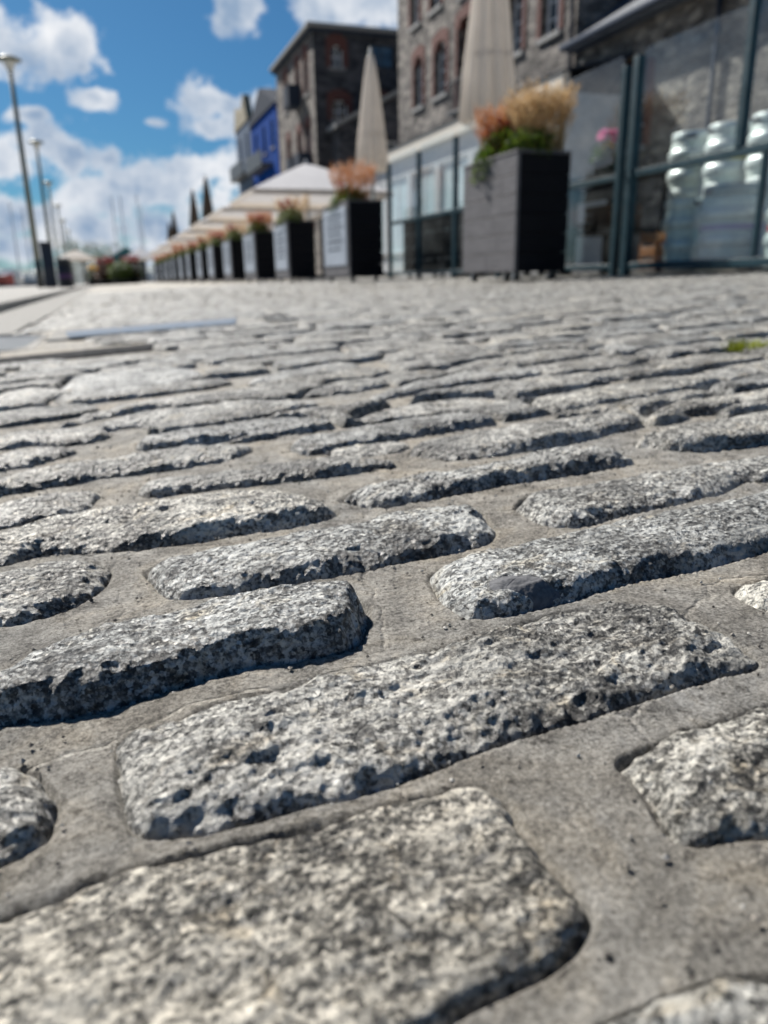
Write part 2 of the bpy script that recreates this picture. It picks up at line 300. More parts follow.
# (label, H mm, rough, polygon px)
STONES=[
("big flat speckled cobblestone filling the bottom left corner, almost flush with the mortar",4,1.0,[(0,912),(120,868),(300,828),(440,788),(480,780),(500,790),(512,815),(525,838),(560,868),(588,900),(586,930),(550,965),(480,998),(420,1030),(330,1090),(0,1200),(-200,1230),(-230,990)]),
("cobblestone cut off by the bottom right corner, only its far edge showing",5,1.0,[(600,1038),(624,1020),(684,990),(734,972),(800,972),(1000,940),(1050,1100),(640,1180)]),
("pitted pale cobblestone cropped by the right edge, beside the wide patch of mortar",5,1.2,[(620,756),(650,742),(700,722),(768,702),(870,672),(910,690),(880,790),(830,826),(768,836),(730,832),(690,843),(665,825),(650,795),(632,775)]),
("small dark rounded stub of cobblestone at the left edge, above the biggest flat one",8,1.2,[(-90,770),(0,756),(25,757),(42,775),(50,800),(50,825),(40,842),(0,866),(-90,885)]),
("long rough deeply pitted cobblestone lying across the middle foreground",5.5,1.5,[(122,740),(128,728),(180,715),(215,695),(300,680),(380,655),(450,640),(530,615),(600,600),(650,602),(700,615),(735,635),(757,655),(745,668),(700,680),(660,693),(600,712),(520,735),(460,755),(400,780),(330,800),(270,815),(220,828),(165,836),(135,832),(124,800)]),
("small tip of cobblestone at the right edge beyond the long pitted one",6,1.0,[(735,590),(745,580),(768,572),(860,545),(885,575),(820,615),(768,611),(750,603)]),
("tall long silver grey cobblestone at the left with a deep black shadowed side",14,1.0,[(-110,700),(0,662),(30,645),(100,622),(200,600),(300,582),(350,580),(366,587),(366,600),(362,625),(358,645),(330,653),(260,665),(230,672),(150,695),(80,712),(0,725),(-100,745)]),
("long raised cobblestone right of centre with a smooth dark tar patch on its left end",10,0.8,[(428,572),(440,558),(500,545),(560,533),(640,515),(720,500),(768,488),(860,470),(885,495),(800,535),(768,550),(700,568),(650,578),(600,592),(540,608),(480,620),(460,615),(440,598)]),
("worn cobblestone in the centre just beyond the left end of the tar patched one",8.5,1.0,[(147,562),(165,552),(250,540),(300,530),(370,515),(430,505),(480,505),(493,520),(492,540),(470,547),(400,562),(340,577),(260,588),(200,597),(175,600),(160,588),(147,572)]),
("short rounded cobblestone at the left edge between two long ones",7,1.1,[(-50,595),(0,573),(40,563),(80,558),(105,560),(108,575),(98,592),(70,608),(30,620),(0,627),(-50,635)]),
("long bright cobblestone with a dark scooped hollow near its left end",9,1.1,[(-90,565),(0,528),(60,515),(130,505),(200,497),(240,490),(290,488),(330,502),(333,512),(320,520),(250,533),(170,545),(90,552),(50,550),(0,567),(-80,582)]),
("broad grey cobblestone at the right edge beyond the tar patched one",7,0.9,[(515,503),(530,490),(600,480),(680,465),(768,455),(830,447),(845,470),(768,483),(745,480),(720,495),(650,510),(620,515),(580,527),(545,525),(525,512)]),
("long ragged cobblestone right of centre with a broad black shadow under its left half",9,1.2,[(343,492),(360,482),(420,474),(460,468),(500,459),(540,450),(600,444),(630,455),(632,463),(600,470),(540,478),(480,490),(420,500),(380,507),(350,500)]),
("thick smooth cobblestone at the right edge with a black underside",12.0,0.7,[(635,437),(660,430),(720,420),(768,410),(825,404),(830,430),(768,446),(680,453),(655,447)]),
("low dome shaped cobblestone right of centre with a pointed right end",9.0,0.8,[(410,447),(430,438),(500,429),(560,419),(615,413),(645,418),(632,428),(570,442),(520,452),(460,461),(425,456)]),
("narrow cobblestone left of centre whose right tip casts a long thin shadow",8,0.8,[(142,488),(150,482),(200,474),(260,466),(300,462),(345,455),(385,460),(392,466),(350,472),(300,480),(240,487),(190,493),(150,497)]),
("long narrow cobblestone reaching in from the left edge to a rounded tip",7,1.1,[(-60,500),(0,475),(70,463),(150,452),(200,443),(235,444),(256,450),(220,463),(200,466),(120,475),(70,484),(0,495),(-60,508)]),
("short cobblestone cropped by the left edge with a notched right end",6,1.0,[(-40,520),(0,504),(60,492),(98,491),(90,500),(85,508),(50,518),(0,528),(-40,535)]),
("slim light cobblestone left of centre above a bare patch of mortar",9.0,0.9,[(138,445),(150,437),(200,428),(260,420),(310,416),(332,422),(328,430),(260,438),(200,445),(150,450)]),
("cobblestone in the centre with a slanting cut left end",9.0,0.8,[(289,439),(340,431),(400,420),(450,413),(500,416),(480,427),(420,436),(400,440),(340,450),(306,455)]),
("small sliver of stone tucked behind the long ragged cobblestone",3,0.8,[(330,452),(345,446),(370,444),(400,442),(408,447),(390,453),(345,457)]),
("cobblestone at the left edge with a blunt right end beside bare mortar",8.0,1.0,[(-40,455),(0,436),(50,430),(100,426),(106,432),(104,440),(70,446),(40,444),(0,451),(-40,460)]),
("lumpy cobblestone at the left edge tapering to a point at its right",6,1.1,[(-30,472),(0,455),(30,447),(60,447),(75,450),(60,458),(30,466),(0,471),(-30,480)]),
("pale cobblestone at the upper left above a thin black gap",8.0,0.8,[(62,388),(75,378),(120,372),(180,367),(208,374),(185,384),(130,394),(90,400),(66,396)]),
("flat pale cobblestone against the left edge level with the drain",8.0,0.9,[(-30,410),(0,393),(40,386),(64,390),(66,397),(40,404),(0,411),(-30,418)]),
("low cobblestone at the left merging with the one beyond it",7.0,0.9,[(58,425),(100,410),(150,400),(200,393),(223,392),(218,399),(150,410),(95,420),(64,429)]),
("wide low cobblestone left of centre with a ragged front edge",7.0,0.9,[(88,430),(130,414),(200,405),(290,398),(322,402),(300,410),(200,419),(125,429),(95,434)]),
("bright smooth lens shaped cobblestone above the centre of the paving",8.0,0.6,[(245,382),(290,370),(340,362),(362,365),(355,373),(310,379),(260,386)]),
("thin cobblestone with a black shadow just left of centre, nearer than the lens shaped one",8.0,0.8,[(208,395),(250,388),(300,383),(328,384),(310,390),(260,395),(225,401)]),
("short cobblestone in the centre leaning against a dark crack",8.0,0.9,[(302,394),(330,384),(370,378),(390,381),(385,387),(345,394),(312,398)]),
("long smooth slab like cobblestone just right of centre, nearly white on top",9.0,0.6,[(368,397),(400,386),(450,375),(500,368),(545,370),(535,378),(470,386),(420,393),(385,400)]),
("cobblestone with a knobbly left tip in the far middle rows",8.0,0.8,[(437,372),(470,362),(520,355),(572,349),(580,354),(545,361),(500,368),(460,374)]),
("slim cobblestone in the upper middle with a straight shadow line below",8.0,0.6,[(378,359),(400,350),(440,345),(480,345),(472,351),(430,356),(395,362)]),
("pointed cobblestone on the right with its left tip overhanging dark mortar",8.0,0.8,[(515,384),(535,378),(600,372),(648,367),(655,375),(600,383),(560,391),(535,389)]),
("long pale cobblestone on the right with a curled dark hollow beyond it",10.0,0.8,[(530,406),(545,396),(600,386),(680,376),(725,380),(715,389),(670,398),(600,409),(550,415)]),
("cobblestone at the right edge with a bright ragged left end",10.0,0.9,[(648,412),(680,402),(740,393),(768,388),(815,385),(820,400),(768,407),(700,416),(665,419)]),
("long cobblestone stretching to the right edge beneath a tuft of yellow green moss",9.0,0.8,[(672,388),(700,372),(768,361),(830,352),(850,366),(768,379),(720,387),(690,393)]),
("half sunken cobblestone in the centre with blurred low edges",3,0.7,[(380,412),(420,402),(480,398),(515,400),(500,408),(440,414),(395,421),(360,424),(362,417)]),
]
# ------------------------------------------------------------------ polygons of the traced setts (world metres on the paving)
def sdf(px,py,poly):
    """signed distance, positive inside"""
    px=np.asarray(px,np.float64); py=np.asarray(py,np.float64)
    d=np.full(px.shape,1e9); ins=np.zeros(px.shape,bool); n=len(poly)
    for i in range(n):
        a=poly[i]; b=poly[(i+1)%n]; ex,ey=b[0]-a[0],b[1]-a[1]; wx,wy=px-a[0],py-a[1]
        t=np.clip((wx*ex+wy*ey)/(ex*ex+ey*ey+1e-12),0,1)
        d=np.minimum(d,(wx-t*ex)**2+(wy-t*ey)**2)
        c=((a[1]>py)!=(b[1]>py)); 
        with np.errstate(divide='ignore',invalid='ignore'):
            xi=ex*(py-a[1])/(ey if ey!=0 else 1e-12)+a[0]
        ins^= c&(px<xi)
    d=np.sqrt(d); return np.where(ins,d,-d)
def smooth_poly(P,it=2):
    P=np.array(P)
    for _ in range(it):
        Q=np.roll(P,-1,0); P=np.stack([.75*P+.25*Q,.25*P+.75*Q],1).reshape(-1,2)
    return P
TR=[]
for (lab,Hm,rg,poly) in STONES:
    Hs=Hm/1000.*.82; P=np.array(poly,float); n=len(P); cen=P.mean(0); W=[]
    area=sum(P[i][0]*P[(i+1)%n][1]-P[(i+1)%n][0]*P[i][1] for i in range(n)); sg=1 if area>0 else -1
    for i in range(n):
        t=P[(i+1)%n]-P[i-1]; nrm=np.array([t[1],-t[0]])*sg; nrm/=np.linalg.norm(nrm)+1e-9
        k=min(max(.5-nrm[1]*1.4,0),1)           # far edge seen at the top of the sett, near edge where it meets the mortar
        W.append(unproj(P[i][0],P[i][1],Hs*.85*k)[:2])
    W=smooth_poly(W); TR.append((lab,Hs,rg,W,W.min(0),W.max(0)))
def trsdf(x,y,pad=.03):
    """largest sdf over the traced setts"""
    d=np.full(np.shape(x),-1.)
    for (_,_,_,W,lo,hi) in TR:
        m=(x>lo[0]-pad)&(x<hi[0]+pad)&(y>lo[1]-pad)&(y<hi[1]+pad)
        if m.any():
            d[m]=np.maximum(d[m],sdf(x[m],y[m],W))
    return d
# ------------------------------------------------------------------ one sett as a displaced height field
def sett_mesh(W,Hs,rough,seed,res,clip=None,edge=.0055,detail=True,grow=0.):
    lo=W.min(0)-.007; hi=W.max(0)+.007
    nx=max(int((hi[0]-lo[0])/res)+2,6); ny=max(int((hi[1]-lo[1])/res)+2,6)
    xs=np.linspace(lo[0],hi[0],nx); ys=np.linspace(lo[1],hi[1],ny); X,Y=np.meshgrid(xs,ys)
    d=sdf(X,Y,W)
    if clip is not None: d=np.minimum(d,-clip(X,Y)-.009)
    d=d+grow+.0045*fbm(X,Y,.030,3,seed)+.0016*rough*fbm(X,Y,.006,2,seed+3)
    if (d>.004).sum()<6: return None
    e=edge*(1+.5*fbm(X,Y,.05,2,seed+8)); t=np.clip(d/e,0,1)
    prof=(1-(1-t)**2.6)*.8+.2*t
    dome=.0022*np.clip(d/.03,0,1)
    h=Hs*prof*.85+dome+ (Hs*.15)*t
    r=rough*np.clip(d/.006,0.15,1)
    h=h+r*.0022*fbm(X,Y,.06,2,seed+5)
    if detail:
        h=h+r*.0012*fbm(X,Y,.02,3,seed+11)
        rid=1-np.abs(fbm(X*.45,Y-X*.15,.010,4,seed+17))*2.2
        h=h+r*.0012*(rid-.6)
        st=fbm(X*.35,Y-X*.1,.018,3,seed+41); h=h+r*.0007*np.tanh(st*4)
        h=h+r*.00065*fbm(X,Y,.0045,3,seed+23)
        pit=np.clip(fbm(X*.6+.3*Y,Y*1.1,.012,5,seed+29)-.16+.25*fbm(X,Y,.05,1,seed+31),0,1)
        h=h-r*.0014*pit
        gou=np.clip(fbm(X*.5,Y,.035,2,seed+37)-.34,0,1); h=h-r*.006*gou
    ti=(RNG.uniform(-1,1)*.012)*(X-X.mean())+(RNG.uniform(-1,1)*.03)*(Y-Y.mean()); h=h+ti*np.clip(d/.01,0,1)
    h=np.where(d<0,np.maximum(-.006,d*2.2),h)
    Z=gza(X,Y)+h; c=np.array([W[:,0].mean(),W[:,1].mean()]); c=np.array([c[0],c[1],gz2(c[0],c[1])])
    keep=d>-.0035
    idx=np.arange(nx*ny).reshape(ny,nx)
    q=np.stack([idx[:-1,:-1],idx[:-1,1:],idx[1:,1:],idx[1:,:-1]],-1).reshape(-1,4); kk=keep.ravel()
    q=q[kk[q].sum(1)==4]
    used=np.zeros(nx*ny,bool); used[q.ravel()]=True; rm=np.cumsum(used)-1
    V=np.stack([X.ravel()-c[0],Y.ravel()-c[1],Z.ravel()-c[2]],1)[used]; q=rm[q]
    if len(q)<4: return None
    return V,q,c
SPECIAL={0:'granite_warm',2:'granite_warm'}
def res_at(x,y): return max(.0007,math.hypot(x,y)*.0019)
for i,(lab,Hs,rg,W,lo,hi) in enumerate(TR):
    c=W.mean(0); r=sett_mesh(W,Hs,rg,i*13.7+2,res_at(*c),edge=.0085 if i in (6,7,13) or i>12 else (.010 if Hs>.0045 else .005),grow=.0002 if i<13 else .0035)
    V,q,c=r; me=fast_mesh('cobblestone',V,q,M[SPECIAL.get(i,'granite')])
    o=bpy.data.objects.new('cobblestone',me); COL.objects.link(o); o.location=c
    tag(o,lab,'cobblestone','granite cobblestones set in mortar')
    if i==7:      # tar patch lying on its left end: a thin sheet following the sett
        tp=np.array([unproj(*p,.012)[:2] for p in [(478,572),(500,566),(545,566),(580,572),(572,582),(540,588),(505,587),(482,583)]]); tp=smooth_poly(tp)
        wx=V[:,0]+c[0]; wy=V[:,1]+c[1]; dd=sdf(wx,wy,tp)+.0015*fbm(wx,wy,.01,2,5)
        ins=dd>0; qq=q[ins[q].all(1)]; us=np.zeros(len(V),bool); us[qq.ravel()]=True; rm=np.cumsum(us)-1
        if len(qq):
            VV=V.copy()
            # level the patch a little above the local surface
            G=np.stack([V[:,0],V[:,1],V[:,0]**2,V[:,1]**2,V[:,0]*V[:,1],np.ones(len(V))],1); cf=np.linalg.lstsq(G[ins],V[ins,2],rcond=None)[0]
            lv=G@cf+.0005; k_=np.clip(dd/.009,0,1); VV[:,2]=np.maximum(V[:,2]*(1-k_)+lv*k_,V[:,2]+.00015)*k_+(V[:,2]-.0004)*(1-k_)
            ob=bpy.data.objects.new('tar_patch',fast_mesh('tar_patch',VV[us],rm[qq],M['tar'])); COL.objects.link(ob); ob.parent=o
# ------------------------------------------------------------------ procedural rows beyond the traced ones
ang=R_(8.0); ux,uy=math.cos(ang),math.sin(ang)
cand=[]
v=-1.2
X_L=-.29; Y_MAX=15.0
while v<15.5:
    fk=1.0 if v<1.6 else 1.22; pitch=.086*fk*random.uniform(.92,1.1); wd=pitch-random.uniform(.008,.016)
    u=-4+random.uniform(0,.2)
    while u<9:
        L=random.uniform(.15,.26)*fk; gap=random.uniform(.008,.022)
        cu,cv=u+L/2,v+random.uniform(-.004,.004); x=cu*ux-cv*uy; y=cu*uy+cv*ux
        x+=.0; y+=.02*math.sin(x*1.3+.4)
        u+=L+gap
        if y>Y_MAX or y<-.35 or x<X_L-.12 or x>5.6: continue
        if y<.25 and (x<-.25 or x>.9): continue
        az=math.degrees(math.atan2(x,max(y,.001)))
        if y>1.0 and (az>58 or az<-24): continue
        if -.30<x+0.0<.16+.0 and 1.58<y<1.95 and x< .14: continue        # drain
        if -.36<x<-.08 and 1.95<y<2.8: continue                          # steel cover
        if -.2<x<.56 and 2.3<y<2.95: continue                            # painted bar is on smooth slabs
        cand.append((x,y,L,wd,random.uniform(.006,.0105),random.uniform(-.03,.03)))
    v+=pitch
def sett_poly(x,y,L,wd,rot):
    n=20; P=[]
    for k in range(n):
        q=2*PI*k/n; cx,sx=math.cos(q),math.sin(q)
        px=L/2*math.copysign(abs(cx)**.42,cx); py=wd/2*math.copysign(abs(sx)**.5,sx)
        j=1+random.uniform(-.05,.05); px*=j; py*=j
        a=ang+rot; P.append((x+px*math.cos(a)-py*math.sin(a),y+px*math.sin(a)+py*math.cos(a)))
    P=np.array(P); P[:,0]=np.maximum(P[:,0],X_L); return P
items=[]
for k,(x,y,L,wd,Hs,rot) in enumerate(cand):
    W=sett_poly(x,y,L,wd,rot); dist=math.hypot(x,y)
    near=y<1.6 and x<1.3
    if near:
        dd=trsdf(W[:,0],W[:,1]); c0=trsdf(np.array([x]),np.array([y]))[0]
        if c0>.004: continue
    res=res_at(x,y) if dist<3 else max(.006,dist*.0032)
    if dist>6: res=.028
    r=sett_mesh(W,Hs,random.uniform(.5,1.0),k*.731+50,res,clip=trsdf if near else None,edge=.007 if dist<3 else .012,detail=dist<3)
    if r is None: continue
    V,q,c=r
    if near and (np.ptp(V[:,0])<.06 or (proj(c)[1]>425 and proj(c)[2]>0)): continue
    px,py,z=proj(c); a=0
    if z>.05:
        wpx=max(0,min(768,px+L/2*F/z)-max(0,px-L/2*F/z)); hh=wd*CH/z*F/z if z>0 else 0
        if 0<py<1024: a=wpx*hh
    items.append((a,V,q,c))
items.sort(key=lambda t:-t[0]); NI=300-len(TR)
for (a,V,q,c) in items[:NI]:
    o=bpy.data.objects.new('cobblestone',fast_mesh('cobblestone',V,q,M['granite_far'])); COL.objects.link(o); o.location=c
    tag(o,'worn grey granite cobblestone in the soft focus rows of paving beyond the sharp foreground','cobblestone','granite cobblestones set in mortar')
VV=[];QQ=[];k=0
for (a,V,q,c) in items[NI:]:
    VV.append(V+c); QQ.append(q+k); k+=len(V)
o=bpy.data.objects.new('distant_cobblestones',fast_mesh('distant_cobblestones',np.concatenate(VV),np.concatenate(QQ),M['granite_far'])); COL.objects.link(o)
tag(o,'pale blurred rows of small cobblestones running away towards the planters','cobblestones',None,'stuff')
# ------------------------------------------------------------------ the ground: one sheet, finest near the camera
hd=-PSI
A=np.concatenate([np.linspace(-PI+hd,hd-.62,40,endpoint=False),np.linspace(hd-.62,hd+.62,560,endpoint=False),np.linspace(hd+.62,PI+hd,40,endpoint=False)])
rr=[.03]
while rr[-1]<3: rr.append(rr[-1]*1.0075)
while rr[-1]<3500: rr.append(rr[-1]*1.05)
rr=np.array(rr); NA=len(A)
RR,AA=np.meshgrid(rr,A,indexing='ij'); X=RR*np.sin(AA); Y=RR*np.cos(AA)
d=np.full(X.shape,-1.); m=RR<1.8; d[m]=trsdf(X[m],Y[m])+np.where(Y[m]>.4,.003,.0)
h=.0016*fbm(X,Y,.09,3,3)+.0006*fbm(X,Y,.012,3,9)+.0005*fbm(X,Y,.0045,3,21); h=np.where(RR>6,0,h)
lap=np.clip(.45+1.6*fbm(X,Y,.03,3,77),0,1.4)
h=h+np.where(d<0,np.clip(1-(-d)/.014,0,1)**1.5*.0014*lap-np.clip(1-(-d)/.0030,0,1)*.0036*(.55+.9*np.clip(.5+fbm(X,Y,.04,2,91),0,1)),.0-.0026-.004*np.clip((d-.006)/.005,0,1))
fade=np.clip((RR-20)/60,0,1)
Z=gza(X,Y)+h; V=np.stack([X,Y,Z],-1).reshape(-1,3); V=np.vstack([V,[[0,0,0]]])
I=np.arange(len(rr)*NA).reshape(len(rr),NA); J=np.roll(I,-1,1)
Q=np.stack([I[:-1],I[1:],J[1:],J[:-1]],-1).reshape(-1,4)
o=bpy.data.objects.new('ground',fast_mesh('ground',V,Q[:,::-1],M['mortar'])); COL.objects.link(o); tag(o,kind='structure')
def sheet(name,x0,x1,y0,y1,h,mat,nx=6,ny=10):
    xs=np.linspace(x0,x1,nx); ys=np.linspace(y0,y1,ny); X,Y=np.meshgrid(xs,ys); Z=gza(X,Y)+h
    I=np.arange(nx*ny).reshape(ny,nx); Q=np.stack([I[:-1,:-1],I[:-1,1:],I[1:,1:],I[1:,:-1]],-1).reshape(-1,4)
    o=bpy.data.objects.new(name,fast_mesh(name,np.stack([X,Y,Z],-1).reshape(-1,3),Q,mat,False)); COL.objects.link(o); return o
# granite channel slabs along the kerb, then the raised quay edge
mb=MB(); y=2.9
while y<70:
    L=random.uniform(.8,1.2) if y<15 else 5; x0,x1=-.693,-.30
    za,zb=gz2(x0,y)+.006,gz2(x1,y)+.006
    mb.add([(x0,y,za),(x1,y,zb),(x1,y+L-.012,zb),(x0,y+L-.012,za),(x0,y,za-.03),(x1,y,zb-.03),(x1,y+L-.012,zb-.03),(x0,y+L-.012,za-.03)],[(0,1,2,3),(0,4,5,1),(1,5,6,2),(2,6,7,3),(3,7,4,0)]); y+=L
tag(mb.build('channel_paving',M['paving']),kind='structure')
mb=MB(); y=1.0
for L in [1.0]*12+[2.0]*10+[8.0]*8:
    x0,x1=-1.05,-.70; mb.bbox(x0,x1,y,y+L-.008,-.12,gz(x1)+.040,.008); y+=L
tag(mb.build('kerb',M['slab']),kind='structure')
mb=MB(); mb.add([(-1.056,1,.010),(-1.056,97,.010),(-7.5,97,-.07),(-7.5,1,-.07),(-1.056,1,-.2),(-1.056,97,-.2),(-7.5,97,-.5),(-7.5,1,-.5)],[(0,1,2,3),(0,4,5,1),(1,5,6,2),(2,6,7,3),(3,7,4,0)])
tag(mb.build('quay',M['slab']),kind='structure')
tag(sheet('harbour_water',-400,-9,-20,600,.04,M['water'],2,2),kind='structure')
mb=MB().add([(-9,130,-.09),(120,130,-.09),(120,600,-.09),(-9,600,-.09)],[(0,1,2,3)])
# slot drain across the paving
t=thing('slot_drain',(-.03,1.74,gz2(-.03,1.74)),'dark slotted iron drain channel crossing the paving at the left','drain'); t.rotation_euler=(0,-SL,R_(12))
mb=MB(); mb.box(-.26,.17,-.055,.055,-.02,-.002); mb.build('channel_bed',M['rubber'],t)
mb=MB()
for yy in (-.062,-.022,.018,.056): mb.bbox(-.26,.17,yy-.006,yy+.006,-.01,.006,.0015)
for k in range(14): mb.bbox(-.258+k*.032,-.25+k*.032,-.056,.05,-.012,.004,.001)
mb.build('grating',M['iron'],t)
t=thing('access_cover',(-.33,2.36,gz2(-.33,2.36)),'bluish steel cover plate set in the paving at the left edge','cover')
mb=MB().bbox(-.2,.14,-.28,.28,-.02,.006,.003); mb.build('plate',M['steel_cover'],t)
mb=MB()
for (a,b,c_,d_) in ((-.215,.155,-.3,-.283),(-.215,.155,.283,.3),(-.218,-.203,-.283,.283),(.143,.158,-.283,.283)): mb.bbox(a,b,c_,d_,-.02,.009,.002)
mb.build('frame',M['slab'],t)
# worn pale blue bar painted on slabs
mb=MB()
for x in np.arange(-.16,.45,.215): mb.bbox(x,x+.207,2.31,2.64,-.02,.006,.003); mb.bbox(x,x+.222,2.648,2.95,-.02,.006,.003)
mb.v=[(x,y,z+gz2(x,y)) for x,y,z in mb.v]; tag(mb.build('paving_slabs',M['paving']),kind='structure')
mb=MB(); q=[unproj(*p,.005) for p in [(65,330),(68,337),(235,323),(236,316)]]
n=24; top=[q[0]+(q[3]-q[0])*i/n for i in range(n+1)]; bot=[q[1]+(q[2]-q[1])*i/n for i in range(n+1)]
vs=[(p[0],p[1]+random.uniform(-.01,.01),gz2(p[0],p[1])+.0105) for p in top]+[(p[0],p[1]+random.uniform(-.01,.01),gz2(p[0],p[1])+.0105) for p in bot]
mb.add(vs,[(i,i+1,n+2+i,n+1+i) for i in range(n)]); tag(mb.build('painted_marking',M['bluepaint']),kind='structure')
# moss tuft and grit
def clump(name,n,r,h,mat,loc,parent=None,w=.004,lean=.5,seed=0,seg=3,h0=.5,spread=1.0):
    rg=random.Random(seed); mb=MB()
    for k in range(n):
        a=rg.uniform(0,2*PI); q=r*math.sqrt(rg.random()); x,y=q*math.cos(a),q*math.sin(a)*spread
        b=a+rg.uniform(-.7,.7); ln=h*rg.uniform(h0,1); le=lean*ln*rg.uniform(.2,1); ww=w*rg.uniform(.7,1.3); s=b+PI/2
        vs=[]
        for i in range(seg+1):
            t=i/seg; wx=ww*(1-t)**.6*.5; cx=x+le*t**2*math.cos(b); cy=y+le*t**2*math.sin(b); cz=ln*(t-.15*t*t*lean)
            vs+=[(cx-wx*math.cos(s),cy-wx*math.sin(s),cz),(cx+wx*math.cos(s),cy+wx*math.sin(s),cz)]
        mb.add(vs,[(2*i,2*i+1,2*i+3,2*i+2) for i in range(seg)])
    return mb.build(name,mat,parent,loc)
P=unproj(748,352,.0); tag(clump('moss_tuft',260,.035,.018,M['moss'],(P[0]-.01,P[1]-.01,gz(P[0])+.004),None,.002,.8,3),'small tuft of yellow green moss growing between cobblestones at the right edge','moss')

# loose grit caught on the mortar
gp=RNG.uniform([-.2,.06],[.6,.9],(9000,2)); gp=gp[(trsdf(gp[:,0],gp[:,1])<-.002)]; vs=[];fs=[]
for (x,y) in gp:
    s_=abs(RNG.normal(0,.00045))+.00018; z=SL*x+.0008; k=len(vs); j=RNG.uniform(.6,1.3,6)
    for (dx,dy,dz),q in zip(((1,0,0),(0,1,0),(-1,0,0),(0,-1,0),(0,0,.8),(0,0,-.8)),j): vs.append((x+dx*s_*q,y+dy*s_*q,z+dz*s_*q))
    fs+=[(k,k+1,k+4),(k+1,k+2,k+4),(k+2,k+3,k+4),(k+3,k,k+4),(k+1,k,k+5),(k+2,k+1,k+5),(k+3,k+2,k+5),(k,k+3,k+5)]
t=NT('grit',.7,.4); t.base(t.ramp(t.n('ShaderNodeNewGeometry').outputs['Random Per Island'],[(0,(.05,.045,.04)),(.5,(.22,.20,.17)),(1,(.6,.58,.53))]))
tag(MB().add(vs,fs).build('loose_grit',t.m),'loose sandy grit scattered over the mortar between the nearest cobblestones','grit',None,'stuff')
gz_near=gz
def gz(x): return gz_near(x)-DROP
# ================================================================== planters in a row
PX=3.05; ZP=gz(3.27)
ORD=['','second','third','fourth','fifth','sixth','seventh','eighth','ninth','tenth','eleventh','twelfth','thirteenth','fourteenth']
def planter(D,Hh,W,sign):
    """origin at the ground, front (towards the harbour) on x=0, running y 0..D"""
    t=thing('wooden_planter',(0,0,0),'x','planter','black timber planters in a row along the terrace')
    z0=.075; n=6; ph=(Hh-z0)/n; rg=random.Random(int(D*100))
    f=MB(); s=MB(); s2=MB(); b=MB(); e=MB()
    for k in range(n):
        z=z0+k*ph; cuts=[0]+sorted([rg.uniform(.25,.75)*D])+[D]
        for a,c in zip(cuts[:-1],cuts[1:]): f.bbox(0,.028,a+.002,c-.002,z+.003,z+ph-.003,.0015)
        s.bbox(.030,W,0,.026,z+.003,z+ph-.003,.0015); s2.bbox(.030,W,D-.026,D,z+.003,z+ph-.003,.0015)
        b.bbox(W-.028,W,.028,D-.028,z+.003,z+ph-.003,.0015)
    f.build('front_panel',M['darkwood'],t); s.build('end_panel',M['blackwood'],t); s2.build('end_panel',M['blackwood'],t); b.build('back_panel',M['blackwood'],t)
    e.box(.029,W-.029,.028,D-.028,z0,Hh-.025); e.build('soil',M['soil'],t)
    r=MB()
    for (a,b_,c,d) in ((-.006,.045,-.006,D+.006),(W-.045,W+.006,-.006,D+.006),(.047,W-.047,-.006,.04),(.047,W-.047,D-.04,D+.006)): r.bbox(a,b_,c,d,Hh,Hh+.02,.003)
    r.build('rim',M['darkwood'],t)
    for (x,y) in ((.07,.1),(.07,D-.1),(W-.07,.1),(W-.07,D-.1)):
        c=MB(); c.tube([(x-.018,y,.033),(x+.018,y,.033)],.033,16); w=c.build('castor_wheel',M['rubber'],t,smooth=False)
        k=MB(); k.bbox(x-.026,x-.021,y-.02,y+.02,.02,.074,.001); k.bbox(x+.021,x+.026,y-.02,y+.02,.02,.074,.001); k.bbox(x-.04,x+.04,y-.04,y+.04,.068,.0745,.001); k.build('castor_bracket',M['castor'],w)
    if sign:
        q=MB().bbox(-.012,-.002,.07,D-.07,z0+.14,Hh-.05,.003); sp=q.build('sign_board',M['signpanel'],t)
        m=MB(); z=Hh-.13
        for row,hh in enumerate((.03,.03,.05,.03,.10,.03)):
            y=.2+.08*(row%2)
            while y<D-.26:
                l=hh*rg.uniform(.3,.75); m.box(-.015,-.0125,y,y+l*.35,z-hh,z); m.box(-.015,-.0125,y+l*.35,y+l,z-hh*rg.choice((.15,.5,1)),z); y+=l+hh*.3
            z-=hh+.035
            m.build('lettering',M['signmark'],sp); m=MB()
    return t
def grassclump(mat,n,r,h,seed,label=None):
    t=thing('ornamental_grass',(0,0,0),label or 'x','grass plant','ornamental grasses in the planters')
    clump('leaves',int(n*1.3),r*.7,h*.62,M['leaf'],(0,0,0),t,.014,.55,seed,spread=1.25)
    clump('stems',n,r,h,M[mat],(0,0,0),t,.007,.42,seed+1,4,.55,1.25)
    rg=random.Random(seed+2); mb=MB()
    for k in range(int(n*1.1)):
        a=rg.uniform(0,2*PI); q=r*1.3*math.sqrt(rg.random()); x,y=q*math.cos(a),q*math.sin(a)*1.25; z=h*rg.uniform(.55,1.05)
        dx,dy=math.cos(a)*.5*q/r,math.sin(a)*.5*q/r; ln=h*rg.uniform(.18,.3)
        for j in range(9):
            tt=j/8; px,py,pz=x+dx*ln*tt,y+dy*ln*tt,z+ln*tt*.9; b=rg.uniform(0,2*PI); l=.035*(1-.6*tt)*h/.4; ox,oy,oz=math.cos(b)*l,math.sin(b)*l,l*.8; wx,wy=-math.sin(b)*.006,math.cos(b)*.006
            mb.add([(px-wx,py-wy,pz),(px+wx,py+wy,pz),(px+ox,py+oy,pz+oz)],[(0,1,2)])
    mb.build('plumes',M[mat],t); return t
